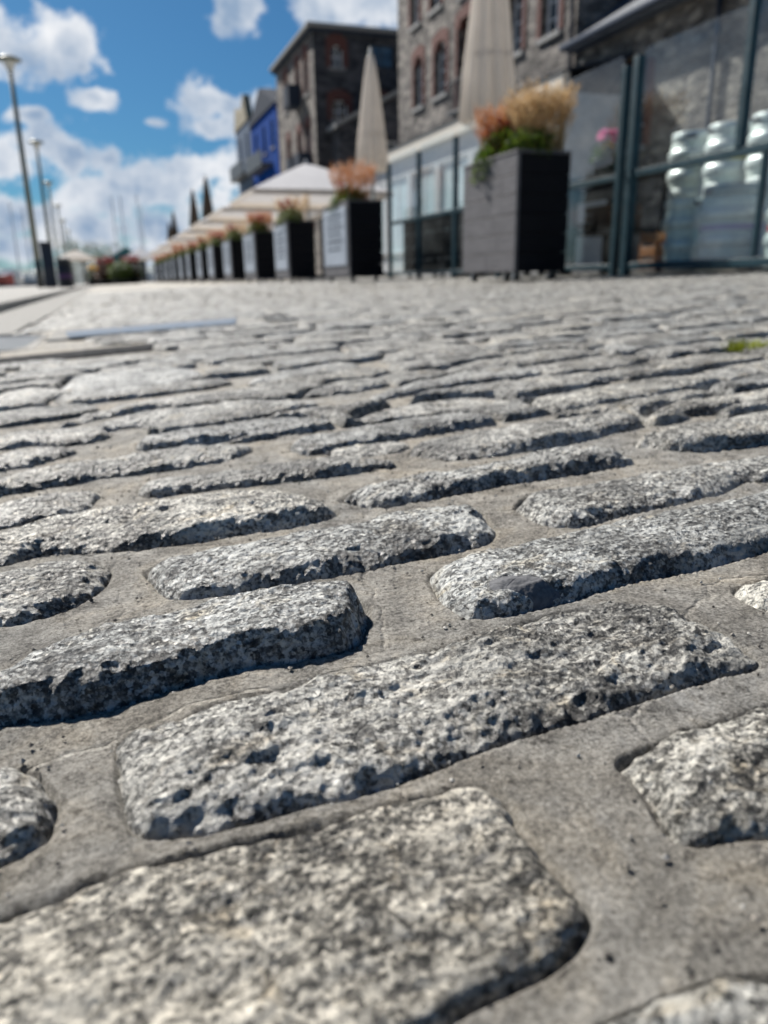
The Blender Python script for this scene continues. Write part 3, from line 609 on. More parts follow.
def leafy(n,r,h,seed,flower=None,leaf='leaf',nf=6,fs=.022,sq=1.6,droop=.0):
    t=thing('flowering_plant',(0,0,0),'x','flowering plant','flowering plants in the planters')
    rg=random.Random(seed); mb=MB(); st=MB()
    for k in range(n):
        a=rg.uniform(0,2*PI); q=r*math.sqrt(rg.random()); x,y=q*math.cos(a),q*math.sin(a)*sq; z=h*rg.uniform(.05,1)*(1-.45*(q/r)**2)-droop*(q/r)**3
        L=rg.uniform(.035,.065)*max(h/.3,.7); b=rg.uniform(0,2*PI); p=rg.uniform(-.5,.9); u=np.array([math.cos(b)*math.cos(p),math.sin(b)*math.cos(p),math.sin(p)]); s=np.array([-math.sin(b),math.cos(b),rg.uniform(-.4,.4)])*L*.28; c=np.array([x,y,z])
        mb.add([c,c+u*L*.5+s,c+u*L,c+u*L*.5-s],[(0,1,2,3)])
        if k%12==0: st.tube([(x*.3,y*.3,0),(x*.7,y*.7,z*.5),(x,y,z)],.003,4,False)
    mb.build('leaves',M[leaf],t); st.build('stems',M['darkleaf'],t)
    if flower:
        for k in range(nf):
            a=rg.uniform(0,2*PI); q=r*.8*math.sqrt(rg.random()); x,y=q*math.cos(a),q*math.sin(a)*sq; z=h*rg.uniform(.85,1.2); f=MB(); c=np.array([x,y,z])
            for j in range(14):
                b=rg.uniform(0,2*PI); p=rg.uniform(-.3,1.3); u=np.array([math.cos(b)*math.cos(p),math.sin(b)*math.cos(p),math.sin(p)]); s=np.cross(u,[0,0,1.]); s=s/(np.linalg.norm(s)+1e-6)*fs*.45
                f.add([c,c+u*fs*.6+s,c+u*fs,c+u*fs*.6-s],[(0,1,2,3)])
            f.tube([(x*.8,y*.8,0),(x,y,z)],.002,4,False); f.build('blossom',M[flower],t)
    return t
P1=planter(.94,.93,.46,False); P1.location=(PX,5.51,ZP); P1['label']='largest black boarded planter with front planks coloured grey as if sunlit, nearest the camera beside the gate'
PB=planter(1.2,.98,.47,True); ys=[9.85,13.34,16.30,19.35,22.4,25.4,28.5,31.6,34.7,37.8,41.0,44.2,47.4]
PLs=[P1]
for i,y in enumerate(ys):
    lab='%s planter from the camera in the long row, a pale sign board on its front'%ORD[i+1]
    if i==0: PB.location=(PX,y,ZP); PB['label']=lab; PLs.append(PB)
    else: PLs.append(dup(PB,(PX+random.uniform(-.03,.03),y+random.uniform(-.06,.06),ZP),lab,rz=random.uniform(-.02,.02)))
ZT=ZP+.90; ZB=ZP+.95
# nearest planter
g=grassclump('straw',560,.17,.42,11,'feathery straw coloured grass plume at the right of the nearest planter'); g.location=(3.38,5.78,ZT)
g=grassclump('orange',230,.13,.38,12,'reddish brown grass at the left of the nearest planter'); g.location=(3.24,6.18,ZT)
l=leafy(1900,.20,.30,13,'redpetal',nf=9,fs=.05,droop=.14); l.location=(3.22,6.1,ZT); l['label']='low green plant with small red flowers spilling over the left of the nearest planter'
l=leafy(1100,.16,.24,14); l.location=(3.24,5.72,ZT); l['label']='bushy green foliage without flowers in the middle of the nearest planter'
g0=grassclump('orange',360,.20,.36,21,'russet feathery grass mound in the second planter'); g0.location=(3.30,10.4,ZB); g0.scale=(1,1.5,1.2)
l0=leafy(1600,.20,.25,22,'pink',nf=3,fs=.03,droop=.08); l0.location=(3.22,10.45,ZB); l0.scale=(1,1.5,1.1); l0['label']='green leafy plant under the russet grass of the second planter'
g1=grassclump('straw',220,.20,.30,23,'x'); l1=leafy(1100,.2,.24,24,'redpetal',nf=11,fs=.05); l1.scale=(1,1.6,1.2)
g1.scale=(1,1.6,1.3)
for i,y in enumerate(ys[1:]):
    src=[g1,g0][i%2]; lab='%s grass showing above the %s planter from the camera'%(['straw coloured','russet'][i%2],ORD[i+2])
    if i==0: g1.location=(3.3,y+.55,ZB); g1['label']=lab
    else: dup(src,(3.3,y+random.uniform(.5,.7),ZB),lab,rz=random.uniform(-.3,.3)+(PI if i%3==1 else 0),scale=(1,random.uniform(1.3,1.8),random.uniform(.95,1.45)))
    lab='low green plant with red flowers in the %s planter from the camera'%ORD[i+2]
    if i==0: l1.location=(3.2,y+.35,ZB); l1['label']=lab
    else: dup(l1,(3.2,y+.35,ZB),lab,rz=i*.9*0+ (PI if i%2 else 0))
# ================================================================== glass windbreak along the terrace
FX=3.9; ZF=gz(3.9)
def post(mb,y,h,w=.05): mb.bbox(FX-w/2,FX+w/2,y-w/2,y+w/2,ZF-.0+.002,ZF+h,.004)
t=thing('glass_windbreak',(0,0,0),'long glass windbreak with dark teal posts behind the planters, left of the gate','windbreak')
Ys=[5.42,6.30,7.37,8.45,9.54,10.62]
for i,y in enumerate(Ys):
    m=MB(); post(m,y,1.51,.055); pp=m.build('post',M['teal'],t)
    m=MB(); m.bbox(FX-.07,FX+.07,y-.07,y+.07,ZF-.004,ZF+.008,.002); m.build('foot_plate',M['teal'],pp)
for a,b in zip(Ys[:-1],Ys[1:]):
    m=MB().bbox(FX-.02,FX+.02,a+.029,b-.029,ZF+.72,ZF+.765,.003); m.build('rail',M['teal'],t)
    m=MB().bbox(FX-.02,FX+.02,a+.029,b-.029,ZF+.06,ZF+.10,.003); m.build('rail',M['teal'],t)
    z0,z1=ZF+.767,ZF+1.585; r=.04; y0,y1=a+.034,b-.034
    pl=[(y0,z0),(y1,z0)]+[(y1-r+r*math.cos(q),z1-r+r*math.sin(q)) for q in np.linspace(0,PI/2,6)]+[(y0+r-r*math.sin(q),z1-r+r*math.cos(q)) for q in np.linspace(0,PI/2,6)]
    MB().prism(pl,FX-.005,FX+.005,'x').build('glass_pane',M['glass'],t)
    MB().box(FX-.005,FX+.005,y0,y1,ZF+.102,ZF+.718).build('glass_pane',M['glass'],t)
# gate section in the right foreground
t=thing('glass_gate',(0,0,0),'tall glass gate panels in a dark teal frame at the right, kegs behind them','glass gate')
for (y,h,w,z) in ((5.27,1.54,.07,0),(4.19,1.60,.055,.77),(3.12,1.72,.06,0),(2.05,1.72,.06,0)):
    if z: MB().bbox(FX-w/2,FX+w/2,y-w/2,y+w/2,ZF+z,ZF+h,.004).build('post',M['teal'],t); continue
    m=MB(); post(m,y,h,w); pp=m.build('post',M['teal'],t)
    m=MB(); m.bbox(FX-.075,FX+.075,y-.075,y+.075,ZF-.004,ZF+.01,.002); m.build('foot_plate',M['teal'],pp)
for a,b in ((2.08,3.09),(3.15,5.235)):
    MB().bbox(FX-.022,FX+.022,a+.001,b-.001,ZF+.72,ZF+.768,.003).build('rail',M['teal'],t)
    MB().bbox(FX-.022,FX+.022,a+.001,b-.001,ZF+.055,ZF+.105,.003).build('rail',M['teal'],t)
for a,b in ((2.08,3.09),(3.15,4.16),(4.22,5.235)):
    y0,y1=a+.015,b-.015; z0,z1=ZF+.771,ZF+1.575; r=.06
    pl=[(y0,z0),(y1,z0)]+[(y1-r+r*math.cos(q),z1-r+r*math.sin(q)) for q in np.linspace(0,PI/2,8)]+[(y0+r-r*math.sin(q),z1-r+r*math.cos(q)) for q in np.linspace(0,PI/2,8)]
    MB().prism(pl,FX-.006,FX+.006,'x').build('glass_pane',M['glass'],t)
for a,b in ((2.08,3.09),(3.15,3.95),(3.99,5.235)):
    MB().box(FX-.006,FX+.006,a+.004,b-.004,ZF+.107,ZF+.718).build('glass_pane',M['glass'],t)
MB().bbox(FX-.02,FX+.02,3.955,3.985,ZF+.107,ZF+.718,.002).build('mullion',M['teal'],t)
# ================================================================== kegs
def keg(r,h,lab,mat='steel',band=None):
    t=thing('beer_keg',(0,0,0),lab,'keg','steel beer kegs behind the gate')
    prof=[(r*.80,.045),(r*.93,.06),(r,.10),(r,h*.34),(r,h*.66)]+[(r,h-.10),(r*.93,h-.06),(r*.55,h-.035),(r*.14,h-.03),(r*.14,h-.015)]
    m=MB().lathe(prof,40); m.build('body',M['kegbody'],t,smooth=True)
    for z in (h*.34,h*.66): MB().lathe([(r*1.002,z-.045),(r*1.085,z-.026),(r*1.085,z+.026),(r*1.002,z+.045)],40,cap=False).build('rolling_rib',M['steel'],t,smooth=True)
    for nm,zz in (('top_chime',h-.075),('bottom_chime',0.0)):
        m=MB(); k=40; z1=zz+.075; z0=zz
        m.lathe([(r*.97,z0),(r*.99,z0+.006),(r*.99,z1-.006),(r*.97,z1),(r*.93,z1-.004),(r*.92,z0+.004),(r*.97,z0)],40,cap=False)
        m.build(nm,M[mat],t,smooth=True)
        if nm=='top_chime':
            for s in (0,PI): 
                hh=MB(); hh.bbox(-.05,.05,-.004,.004,h-.055,h-.025,.002); o=hh.build('hand_hole',M['rubber'],t); o.location=(r*.995*math.cos(s+.9),r*.995*math.sin(s+.9),0); o.rotation_euler=(0,0,s+.9+PI/2)
    m=MB().lathe([(.03,h-.02),(.03,h-.006),(.012,h-.004)],16); m.build('valve',M['kegdark'],t,smooth=True)
    if band:
        MB().lathe([(r*1.004,h*.46),(r*1.004,h*.54)],40,cap=False).build('band',M[band],t,smooth=True)
    return t
def atd(px,py,dep): P=np.array([0,0,CH])+dep*ray(px,py); return P
kegs=[(4.34,4.66,0,.215,.56,'large grey green keg with a lilac band, low behind the gate glass','kegdark','purpleband'),
(4.20,4.97,0,.14,.50,'slim dented keg to the left of the lilac banded one','steel',None),
(4.38,4.10,0,.19,.50,'low keg with a red band behind the right end of the gate','steel','redband'),
(4.75,5.62,.0,.19,.56,'plain steel keg, leftmost of the three in the back row','steel',None),
(4.76,5.20,.0,.19,.56,'plain steel keg, middle of the three in the back row','steel',None),
(4.77,4.78,.0,.19,.56,'plain steel keg, rightmost of the three in the back row','steel',None),
(4.75,5.60,.566,.19,.50,'pale keg stacked on the back row, leftmost of the three upper ones','steel',None),
(4.76,5.19,.566,.19,.50,'pale keg stacked on the back row, middle of the three upper ones','steel','yellowcap'),
(4.78,4.77,.566,.19,.50,'pale keg stacked on the back row, rightmost of the three upper ones','steel',None)]
for (x,y,z,r,h,lab,mt,bd) in kegs:
    k=keg(r,h,lab,mt,bd); k.location=(x,y,gz(5)+z+.004); k.rotation_euler=(0,0,random.uniform(0,6))
t=thing('plastic_crate',(4.16,5.14,gz(5)+.010),'orange plastic crate low beside the gate post','crate')
m=MB()
for z in (0,.1,.2): m.bbox(-.1,.1,-.008+.0,.0,z,z+.07,.003); m.bbox(-.1,.1,.172,.18,z,z+.07,.003); m.bbox(-.1,-.092,.001,.171,z,z+.07,.003); m.bbox(.092,.1,.001,.171,z,z+.07,.003)
m.build('slatted_wall',M['orangeplastic'],t)
for x in (-.1,.085):
    for y in (-.012,.170): MB().bbox(x,x+.014,y,y+.014,-.003,.28,.002).build('corner_post',M['orangeplastic'],t)
MB().bbox(-.09,.09,.002,.17,.002,.02,.003).build('base',M['orangeplastic'],t)
# ================================================================== dark table with flower pot behind the windbreak
t=thing('serving_table',(4.45,6.25,gz(4.45)),'dark timber serving table behind the windbreak, between planter and gate','table')
m=MB()
for k in range(5): m.bbox(-.3+k*.12,-.3+k*.12+.115,-.45,.45,.80,.83,.003)
m.build('table_top',M['blackwood'],t)
for x in (-.27,.22):
    for y in (-.42,.37): MB().bbox(x,x+.05,y,y+.05,.004,.798,.003).build('leg',M['blackwood'],t)
MB().bbox(-.26,.26,-.41,.41,.35,.38,.003).build('shelf',M['blackwood'],t)
MB().bbox(-.26,-.24,-.36,.36,.62,.74,.003).build('apron',M['blackwood'],t)
t=thing('storage_box',(4.45,6.25,gz(4.45)+.384),'brown slatted wooden box on the shelf under the serving table','box')
m=MB()
for z in (.004,.075,.146): m.bbox(-.15,.15,-.2,-.188,z,z+.06,.002); m.bbox(-.15,.15,.188,.2,z,z+.06,.002); m.bbox(-.162,-.15,-.2,.2,z,z+.06,.002); m.bbox(.15,.162,-.2,.2,z,z+.06,.002)
m.build('slats',simple('brown_box_wood',(.16,.08,.04),.7),t); MB().bbox(-.149,.149,-.187,.187,.004,.016,.002).build('base',M['bark'],t)
t=thing('flower_pot',(4.36,6.28,gz(4.45)+.834),'dark plastic trough pot on the serving table','pot')
MB().lathe([(.085,.0),(.11,.12),(.118,.12),(.118,.14),(.10,.14),(.095,.12)],28).build('body',simple('dark_green_pot',(.015,.04,.03),.4),t,smooth=True)
MB().lathe([(.09,.115),(.02,.125)],20).build('soil',M['soil'],t)
l=leafy(520,.13,.19,31,'pink',nf=12,fs=.05,sq=1.0,droop=.03); l.location=(4.36,6.28,gz(4.45)+.955); l['label']='bright pink flowering plant with yellow centres in the pot behind the windbreak'
ff=leafy(160,.07,.10,32,'yellow',nf=4,fs=.026,sq=1.0); ff.location=(4.31,6.20,gz(4.45)+.96); ff['label']='small yellow flowering plant beside the pink one in the pot'
del l['group'],ff['group']
# dark benches inside the terrace, seen through the lower panes
def bench(loc,lab):
    t=thing('bench_seat',loc,lab,'bench','dark timber benches inside the terrace')
    for k in range(3): MB().bbox(-.2+k*.14,-.2+k*.14+.13,-.65,.65,.42,.455,.004).build('seat_board',M['blackwood'],t)
    for k in range(4): MB().bbox(-.265,-.235,-.70,.70,.06+k*.17,.06+k*.17+.165,.004).build('back_board',M['blackwood'],t)
    for y in (-.6,.54): MB().bbox(-.232,-.202,y,y+.06,.004,.418,.003).build('leg',M['blackwood'],t); MB().bbox(.15,.2,y,y+.06,.004,.418,.003).build('leg',M['blackwood'],t)
    return t
b0=bench((4.35,9.9,gz(4.35)),'dark timber bench behind the left end of the glass windbreak')
dup(b0,(4.35,8.45,gz(4.35)),'dark timber bench behind the middle panes of the windbreak, left of the nearest planter')
dup(b0,(4.35,7.0,gz(4.35)),'dark timber bench hidden partly behind the nearest planter')
# ================================================================== parasols
def closed_parasol(lab,mat='canvas',h=4.2,r=.30,zb=1.85):
    t=thing('closed_parasol',(0,0,0),lab,'parasol')
    n=96; prof=[(.78,0),(1.0,.02),(.88,.25),(.73,.45),(.59,.62),(.45,.78),(.30,.92),(.20,.985),(.05,1.0)]
    m=MB(); vs=[];fs=[]; Hc=h-zb
    for (q,z) in prof:
        for j in range(n):
            a=2*PI*j/n; fo=.30*(1-z*.5)*(abs(math.sin(a*5+z*1.2))-.5)*(1+.3*math.sin(3*a)); rr=r*q*(1+fo)
            vs.append((rr*math.cos(a),rr*math.sin(a),zb+z*Hc))
    for i in range(len(prof)-1):
        for j in range(n): fs.append((i*n+j,i*n+(j+1)%n,(i+1)*n+(j+1)%n,(i+1)*n+j))
    fs.append(tuple(range(n))[::-1]); fs.append(tuple((len(prof)-1)*n+j for j in range(n))); m.add(vs,fs)
    m.build('canopy',M[mat],t,smooth=True)
    MB().tube([(0,0,.08),(0,0,h+.04)],.032,14).build('pole',M['alu'],t,smooth=True)
    MB().lathe([(.03,h),(.05,h+.02),(.02,h+.09),(.004,h+.11)],16).build('finial',M['alu'],t,smooth=True)
    MB().bbox(-.35,.35,-.35,.35,.004,.08,.01).build('base',M['darkpole'],t)
    MB().lathe([(r*.80,zb+.30*Hc),(r*.80,zb+.30*Hc+.05)],40,cap=False).build('strap',M[mat],t)
    return t
c=closed_parasol('tallest folded off white parasol, cut off by the top of the photo',h=4.3,r=.33); c.location=(4.95,9.75,gz(5))
c=closed_parasol('folded cream parasol standing between the two dark stone warehouses',h=3.75,r=.27); c.location=(4.95,14.35,gz(5))
c2=closed_parasol('dark folded parasol spike above the distant canopies, tallest and rightmost of the spikes','backlitcanvas',h=4.45,r=.26,zb=2.6); c2.location=(5.0,37.6,gz(5))
dup(c2,(5.0,43.0,gz(5)),'dark folded parasol spike, second from the right above the distant canopies')
dup(c2,(5.0,54.6,gz(5)),'dark folded parasol spike, third from the right above the distant canopies',scale=.97)
dup(c2,(5.0,58.5,gz(5)),'dark folded parasol spike, leftmost and faintest above the distant canopies',scale=.88)
def open_parasol(lab,s=3.3,ze=1.90,zp=2.68,mat='whitecanvas'):
    t=thing('open_parasol',(0,0,0),lab,'parasol','open white parasols over the terrace'); h=s/2
    m=MB(); K=10; vs=[];fs=[]
    for a in range(4):
        c0=np.array([[h,-h],[h,h],[-h,h],[-h,-h]][a],float); c1=np.array([[h,h],[-h,h],[-h,-h],[h,-h]][a],float); k0=len(vs)
        for i in range(K+1):
            tt=i/K
            for j in range(K+1):
                u=j/K; p=(c0*(1-u)+c1*u)*tt; z=zp-(zp-ze)*(tt**1.08)-.06*math.sin(PI*u)*0-.05*tt*math.sin(PI*u)*(-1)*(.6)
                vs.append((p[0],p[1],z))
        for i in range(K):
            for j in range(K):
                a0=k0+i*(K+1)+j; fs.append((a0,a0+K+1,a0+K+2,a0+1))
    m.add(vs,fs); m.build('canopy',M[mat],t)
    v=MB()
    for (x0,x1,y0,y1) in ((h,h+.004,-h,h),(-h-.004,-h,-h,h),(-h,h,h,h+.004),(-h,h,-h-.004,-h)): v.box(x0,x1,y0,y1,ze-.10,ze+.012)
    v.build('valance',M['canvas'],t)
    MB().tube([(0,0,.08),(0,0,zp-.03)],.035,14).build('pole',M['alu'],t)
    for k in range(8):
        a=PI/4*k; L=h*(1.414 if k%2 else 1)*.96; e=np.array([math.cos(a+0),math.sin(a+0)])
        MB().tube([(0,0,zp-.06),(e[0]*L,e[1]*L,ze-.03+.02)],.013,6).build('rib',M['alu'],t)
    MB().lathe([(.05,zp-.02),(.06,zp+.01),(.015,zp+.10)],12).build('finial',M['alu'],t)
    MB().bbox(-.4,.4,-.4,.4,.004,.08,.01).build('base',M['darkpole'],t); return t
OP=open_parasol('white open parasol nearest the camera, its big canopy left of the dark warehouse corner'); OP.location=(5.05,19.6,gz(5))
for i,(y,l) in enumerate(((24.2,'second'),(29.0,'third'),(34.2,'fourth'),(40.5,'fifth'),(47.5,'sixth'),(56,'seventh'))):
    dup(OP,(5.05,y,gz(5)),'white open parasol, %s canopy from the camera in the line receding left'%l)
# ================================================================== buildings
def wall(o,u,n,L,Hh,ops,depth,mat,parent,name='wall',dim=True):
    """wall sheet with openings (s0,s1,z0,z1); o origin, u along, n outward; reveals run inward"""
    o=np.array(o,float);u=np.array(u,float);n=np.array(n,float)
    S=sorted(set([0,L]+[q for a in ops for q in a[:2]])); Z=sorted(set([0,Hh]+[q for a in ops for q in a[2:4]]))
    P=lambda s,z,d=0:tuple(o+u*s+np.array([0,0,z])-n*d); m=MB()
    for i in range(len(S)-1):
        for j in range(len(Z)-1):
            sm,zm=(S[i]+S[i+1])/2,(Z[j]+Z[j+1])/2
            if any(a[0]<sm<a[1] and a[2]<zm<a[3] for a in ops): continue
            m.add([P(S[i],Z[j]),P(S[i+1],Z[j]),P(S[i+1],Z[j+1]),P(S[i],Z[j+1])],[(0,1,2,3)])
    for a in ops:
        s0,s1,z0,z1=a[:4]
        m.add([P(s0,z0),P(s1,z0),P(s1,z1),P(s0,z1),P(s0,z0,depth),P(s1,z0,depth),P(s1,z1,depth),P(s0,z1,depth)],[(0,1,5,4),(1,2,6,5),(2,3,7,6),(3,0,4,7)])
    return m.build(name,mat,parent)
def window(o,u,n,a,parent,depth=.22,frame='darkframe',surround='brick',arch=.18,sur=.24,bars=(1,2),sill=True):
    o=np.array(o,float);u=np.array(u,float);n=np.array(n,float); s0,s1,z0,z1=a
    P=lambda s,z,d:tuple(o+u*s+np.array([0,0,z])-n*d)
    def bx(m,sa,sb,za,zb,da,db): m.add([P(sa,za,da),P(sb,za,da),P(sb,zb,da),P(sa,zb,da),P(sa,za,db),P(sb,za,db),P(sb,zb,db),P(sa,zb,db)],[(0,1,2,3),(4,7,6,5),(0,4,5,1),(1,5,6,2),(2,6,7,3),(3,7,4,0)])
    m=MB(); t=.07; d0,d1=depth-.09,depth-.02
    bx(m,s0,s1,z0,z0+t,d0,d1); bx(m,s0,s1,z1-t,z1,d0,d1); bx(m,s0,s0+t,z0+t,z1-t,d0,d1); bx(m,s1-t,s1,z0+t,z1-t,d0,d1)
    nb,nh=bars
    for k in range(1,nb+1): c=s0+(s1-s0)*k/(nb+1); bx(m,c-.025,c+.025,z0+t,z1-t,d0+.01,d1)
    for k in range(1,nh+1): c=z0+(z1-z0)*k/(nh+1); bx(m,s0+t,s1-t,c-.02,c+.02,d0+.015,d1-.005)
    w=m.build('window',M[frame],parent)
    g=MB(); bx(g,s0+t*.5,s1-t*.5,z0+t*.5,z1-t*.5,d1-.03,d1-.02); g.build('pane',M['pane'],w)
    if surround:
        q=MB(); bx(q,s0-sur,s0-.001,z0,z1,-.03,.1); bx(q,s1+.001,s1+sur,z0,z1,-.03,.1)
        K=8; cx=(s0+s1)/2; hw=(s1-s0)/2
        for k in range(K):
            f=lambda tt:( (-1+2*tt) )
            a0,a1=f(k/K),f((k+1)/K); zi=lambda x:z1-.0+0*x; zo=lambda x:z1+sur+arch*(1-x*x)
            q.add([P(cx+a0*(hw+sur),zi(a0),-.03),P(cx+a1*(hw+sur),zi(a1),-.03),P(cx+a1*(hw+sur),zo(a1),-.03),P(cx+a0*(hw+sur),zo(a0),-.03),
                   P(cx+a0*(hw+sur),zi(a0),.1),P(cx+a1*(hw+sur),zi(a1),.1),P(cx+a1*(hw+sur),zo(a1),.1),P(cx+a0*(hw+sur),zo(a0),.1)],[(0,1,2,3),(0,4,5,1),(2,6,7,3)])
        q.build('surround',M[surround],w)
        # arched head: the corners of the opening are closed by the brickwork
        ah=MB(); r=min(.22,hw*.6,(z1-z0)*.4)
        for sg in (-1,1):
            pts=[(cx+sg*hw,z1),(cx+sg*hw,z1-r)]+[(cx+sg*(hw-r*(1-math.cos(qq))*1.0 if False else hw-r*math.sin(qq)),z1-r*math.cos(qq)) for qq in np.linspace(0,PI/2,6)][1:]
            front=[P(s,z,-.028) for s,z in pts]; back=[P(s,z,depth-.1) for s,z in pts]; k=len(pts)
            ah.add(front+back,[tuple(range(k))]+[(i,i+k,(i+1)%k+k,(i+1)%k) for i in range(k)])
        ah.build('arched_head',M[surround],w)
    if sill:
        q=MB(); bx(q,s0-.12,s1+.12,z0-.14,z0-.002,-.08,depth-.1); q.build('sill',M['palelead'],w)
    return w
BX=13.0
def pl_mesh(name,vs,fs,mat,parent): return MB().add(vs,fs).build(name,M[mat],parent)
# --- nearest tall warehouse (Y 20.4 .. 34.1)
t=thing('stone_warehouse',(BX,27,0),'tall grey rubble stone warehouse with red brick window surrounds, behind the nearest planter','building')
t.location=(0,0,0)
o,u,n=(BX,20.4,.15),(0,1,0),(-1,0,0)
def ops_(lst): return [(a-20.4,b-20.4,c-.15,d-.15) for (a,b,c,d) in lst]
front=ops_([(31.35,32.3,6.75,8.55),(29.1,30.2,6.75,8.55),(26.5,28.1,5.85,8.75),(23.45,24.35,6.75,8.6),(21.35,22.35,6.75,8.6),
 (31.7,32.65,9.75,11.5),(29.6,30.6,9.75,11.5),(26.7,28.0,9.5,11.5),(23.4,24.4,9.75,11.5),(21.3,22.3,9.75,11.5),
 (31.4,32.3,3.0,4.2),(29.0,30.0,3.0,4.2),(31.7,32.6,12.6,14.0),(29.5,30.5,12.6,14.0),(26.8,27.9,12.6,14.0),(23.4,24.4,12.6,14.0)])
wall(o,u,n,13.7,15.2,front,.3,M['rubble'],t)
for k,a in enumerate(front):
    big=k==2; window(o,u,n,a,t,.3,'whiteframe' if k in (3,4,8,9) else ('redframe' if big else 'whiteframe'),'brick',bars=(1,3) if not big else (1,1),sur=.22)
wall((BX,34.1,.15),(1,0,0),(0,1,0),9,15.2,[],.3,M['rubble'],t,'gable_wall'); wall((BX,20.4,.15),(1,0,0),(0,-1,0),9,15.2,[],.3,M['rubble'],t,'gable_wall'); wall((BX+9,20.4,.15),(0,1,0),(1,0,0),13.7,15.2,[],.3,M['rubble'],t,'rear_wall')
MB().prism([(BX-.3,15.352),(BX+4.5,18.6),(BX+9.3,15.352)],20.3,34.2).build('roof',M['slate'],t)
rb=MB(); [rb.tube([(BX-.35,a,5.82),(BX-.35,a,6.75)],.02,6) for a in np.arange(26.4,28.25,.16)]; rb.bbox(BX-.38,BX-.31,26.35,28.2,6.75,6.80,.005); rb.bbox(BX-.38,BX-.001,26.35,28.2,5.72,5.82,.01); rb.build('balcony_railing',M['darkframe'],t)
MB().tube([(BX-.09,20.55,.16),(BX-.09,20.55,15.2)],.06,12).build('drainpipe',M['lead'],t,smooth=True)
# --- lower building nearer the camera with slate eaves
t=thing('slate_roofed_building',(0,0,0),'low brown stone building with blue slate eaves at the top right, behind the kegs','building')
a2=[(17.2-4,18.0-4,3.0,4.6),(9.0-4,10.0-4,3.0,4.6)]
wall((BX,4,.15),(0,1,0),(-1,0,0),16.3,5.95,a2,.25,M['rubble_tan'],t)
for a in a2: window((BX,4,.15),(0,1,0),(-1,0,0),a,t,.25,'whiteframe','brick')
wall((BX,4,.15),(1,0,0),(0,-1,0),8,5.95,[],.3,M['rubble_tan'],t,'gable_wall'); wall((BX+8,4,.15),(0,1,0),(1,0,0),16.3,5.95,[],.3,M['rubble_tan'],t,'rear_wall')
r=MB().prism([(BX-.45,6.02),(BX+4,9.2),(BX+8.45,6.02),(BX+8.3,5.9),(BX-.4,5.9)],3.8,20.35); rf=r.build('roof',M['slate'],t)
MB().tube([(BX-.52,3.8,6.0),(BX-.52,20.35,6.0)],.08,10).build('gutter',M['lead'],rf,smooth=True)
MB().tube([(BX-.09,14.9,.16),(BX-.09,14.9,5.9)],.05,10).build('drainpipe',M['lead'],t,smooth=True)
# --- lean-to bar front along the warehouse
t=thing('terrace_bar_front',(0,0,0),'low bar front with a long cream fascia at the foot of the tall warehouse','bar front')
oo,uu,nn=(11.2,17.9,.19),(0,1,0),(-1,0,0); bays=[(.3+k*2.6,2.5+k*2.6,.9,3.6) for k in range(6)]
wall(oo,uu,nn,16.7,4.2,bays,.15,M['greypaint'],t)
for a in bays:
    w_=window(oo,uu,nn,a,t,.15,'whiteframe',None,bars=(1,0),sill=True)
    for q in w_.children: q.data.materials[0]=M['frosted'] if q.name.startswith('pane') else q.data.materials[0]
MB().bbox(11.0,11.195,17.8,34.7,4.39,4.80,.01).build('fascia',M['cream'],t)
MB().prism([(10.95,4.83),(12.97,5.35),(12.97,5.25),(10.95,4.803)],17.8,34.7).build('roof',M['lead'],t)
wall((11.2,34.6,.19),(1,0,0),(0,1,0),1.79,4.2,[],.15,M['greypaint'],t,'end_wall'); wall((11.2,17.9,.19),(1,0,0),(0,-1,0),1.79,4.2,[],.15,M['greypaint'],t,'end_wall')
# --- low white-fronted extension between the warehouses
t=thing('gabled_extension',(0,0,0),'low extension with white window panels and a sloping pale roof edge between the two warehouses','building')
ex=[(1.1,1.7,4.6,7.2),(2.3,3.6,4.6,7.6),(4.6,5.6,5.0,8.6)]
wall((13.85,46.0,.19),(1,0,0),(0,-1,0),6.2,8.2,[(a,b,c,min(d,8.0)) for a,b,c,d in ex],.2,M['rubble_dark'],t)
for a,b,c,d in ex: window((13.85,46.0,.19),(1,0,0),(0,-1,0),(a,b,c,min(d,8.0)),t,.2,'whiteframe',None,bars=(0,1))
MB().prism([(13.6,8.35),(20.05,11.6),(20.05,11.85),(13.6,8.62)],45.8,47.6).build('roof',M['palelead'],t)
MB().prism([(13.85,8.39),(20.05,8.39),(20.05,11.45)],45.99,46.2).build('gable_wall',M['rubble_dark'],t)
wall((13.85,46.0,.19),(0,1,0),(-1,0,0),1.6,8.2,[],.2,M['rubble_dark'],t,'end_wall')
# --- dark warehouse
t=thing('dark_warehouse',(0,0,0),'stone warehouse, near wall coloured dark as in shade, with a pale gutter line and small arched windows, left of the tallest','building')
g0_=[(1.05,1.8,11.7,12.85),(1.0,2.0,8.9,10.0),(3.4,5.0,11.9,13.1),(5.4,6.9,11.9,13.1),(3.6,4.6,8.9,10.1)]
wall((BX,47.8,.19),(1,0,0),(0,-1,0),10,13.6,g0_,.3,M['rubble_dark'],t)
for k,a in enumerate(g0_): window((BX,47.8,.19),(1,0,0),(0,-1,0),a,t,.3,'darkframe' if k in(2,3) else 'whiteframe','brick' if k not in (2,3) else None,sill=k not in (2,3),arch=.3,sur=.28,bars=(1,1))
s0_=[(1.3,2.3,10.6,12.8),(3.4,4.4,10.6,12.8),(6.6,7.6,10.6,12.8),(1.3,2.4,6.6,9.0),(3.6,4.6,6.6,9.0),(6.6,7.6,6.6,9.0),(1.3,2.4,3,5.2),(3.6,4.6,3,5.2),(6.6,7.6,3,5.2)]
wall((BX,47.8,.19),(0,1,0),(-1,0,0),9.9,13.6,s0_,.3,M['rubble'],t,'harbour_wall')
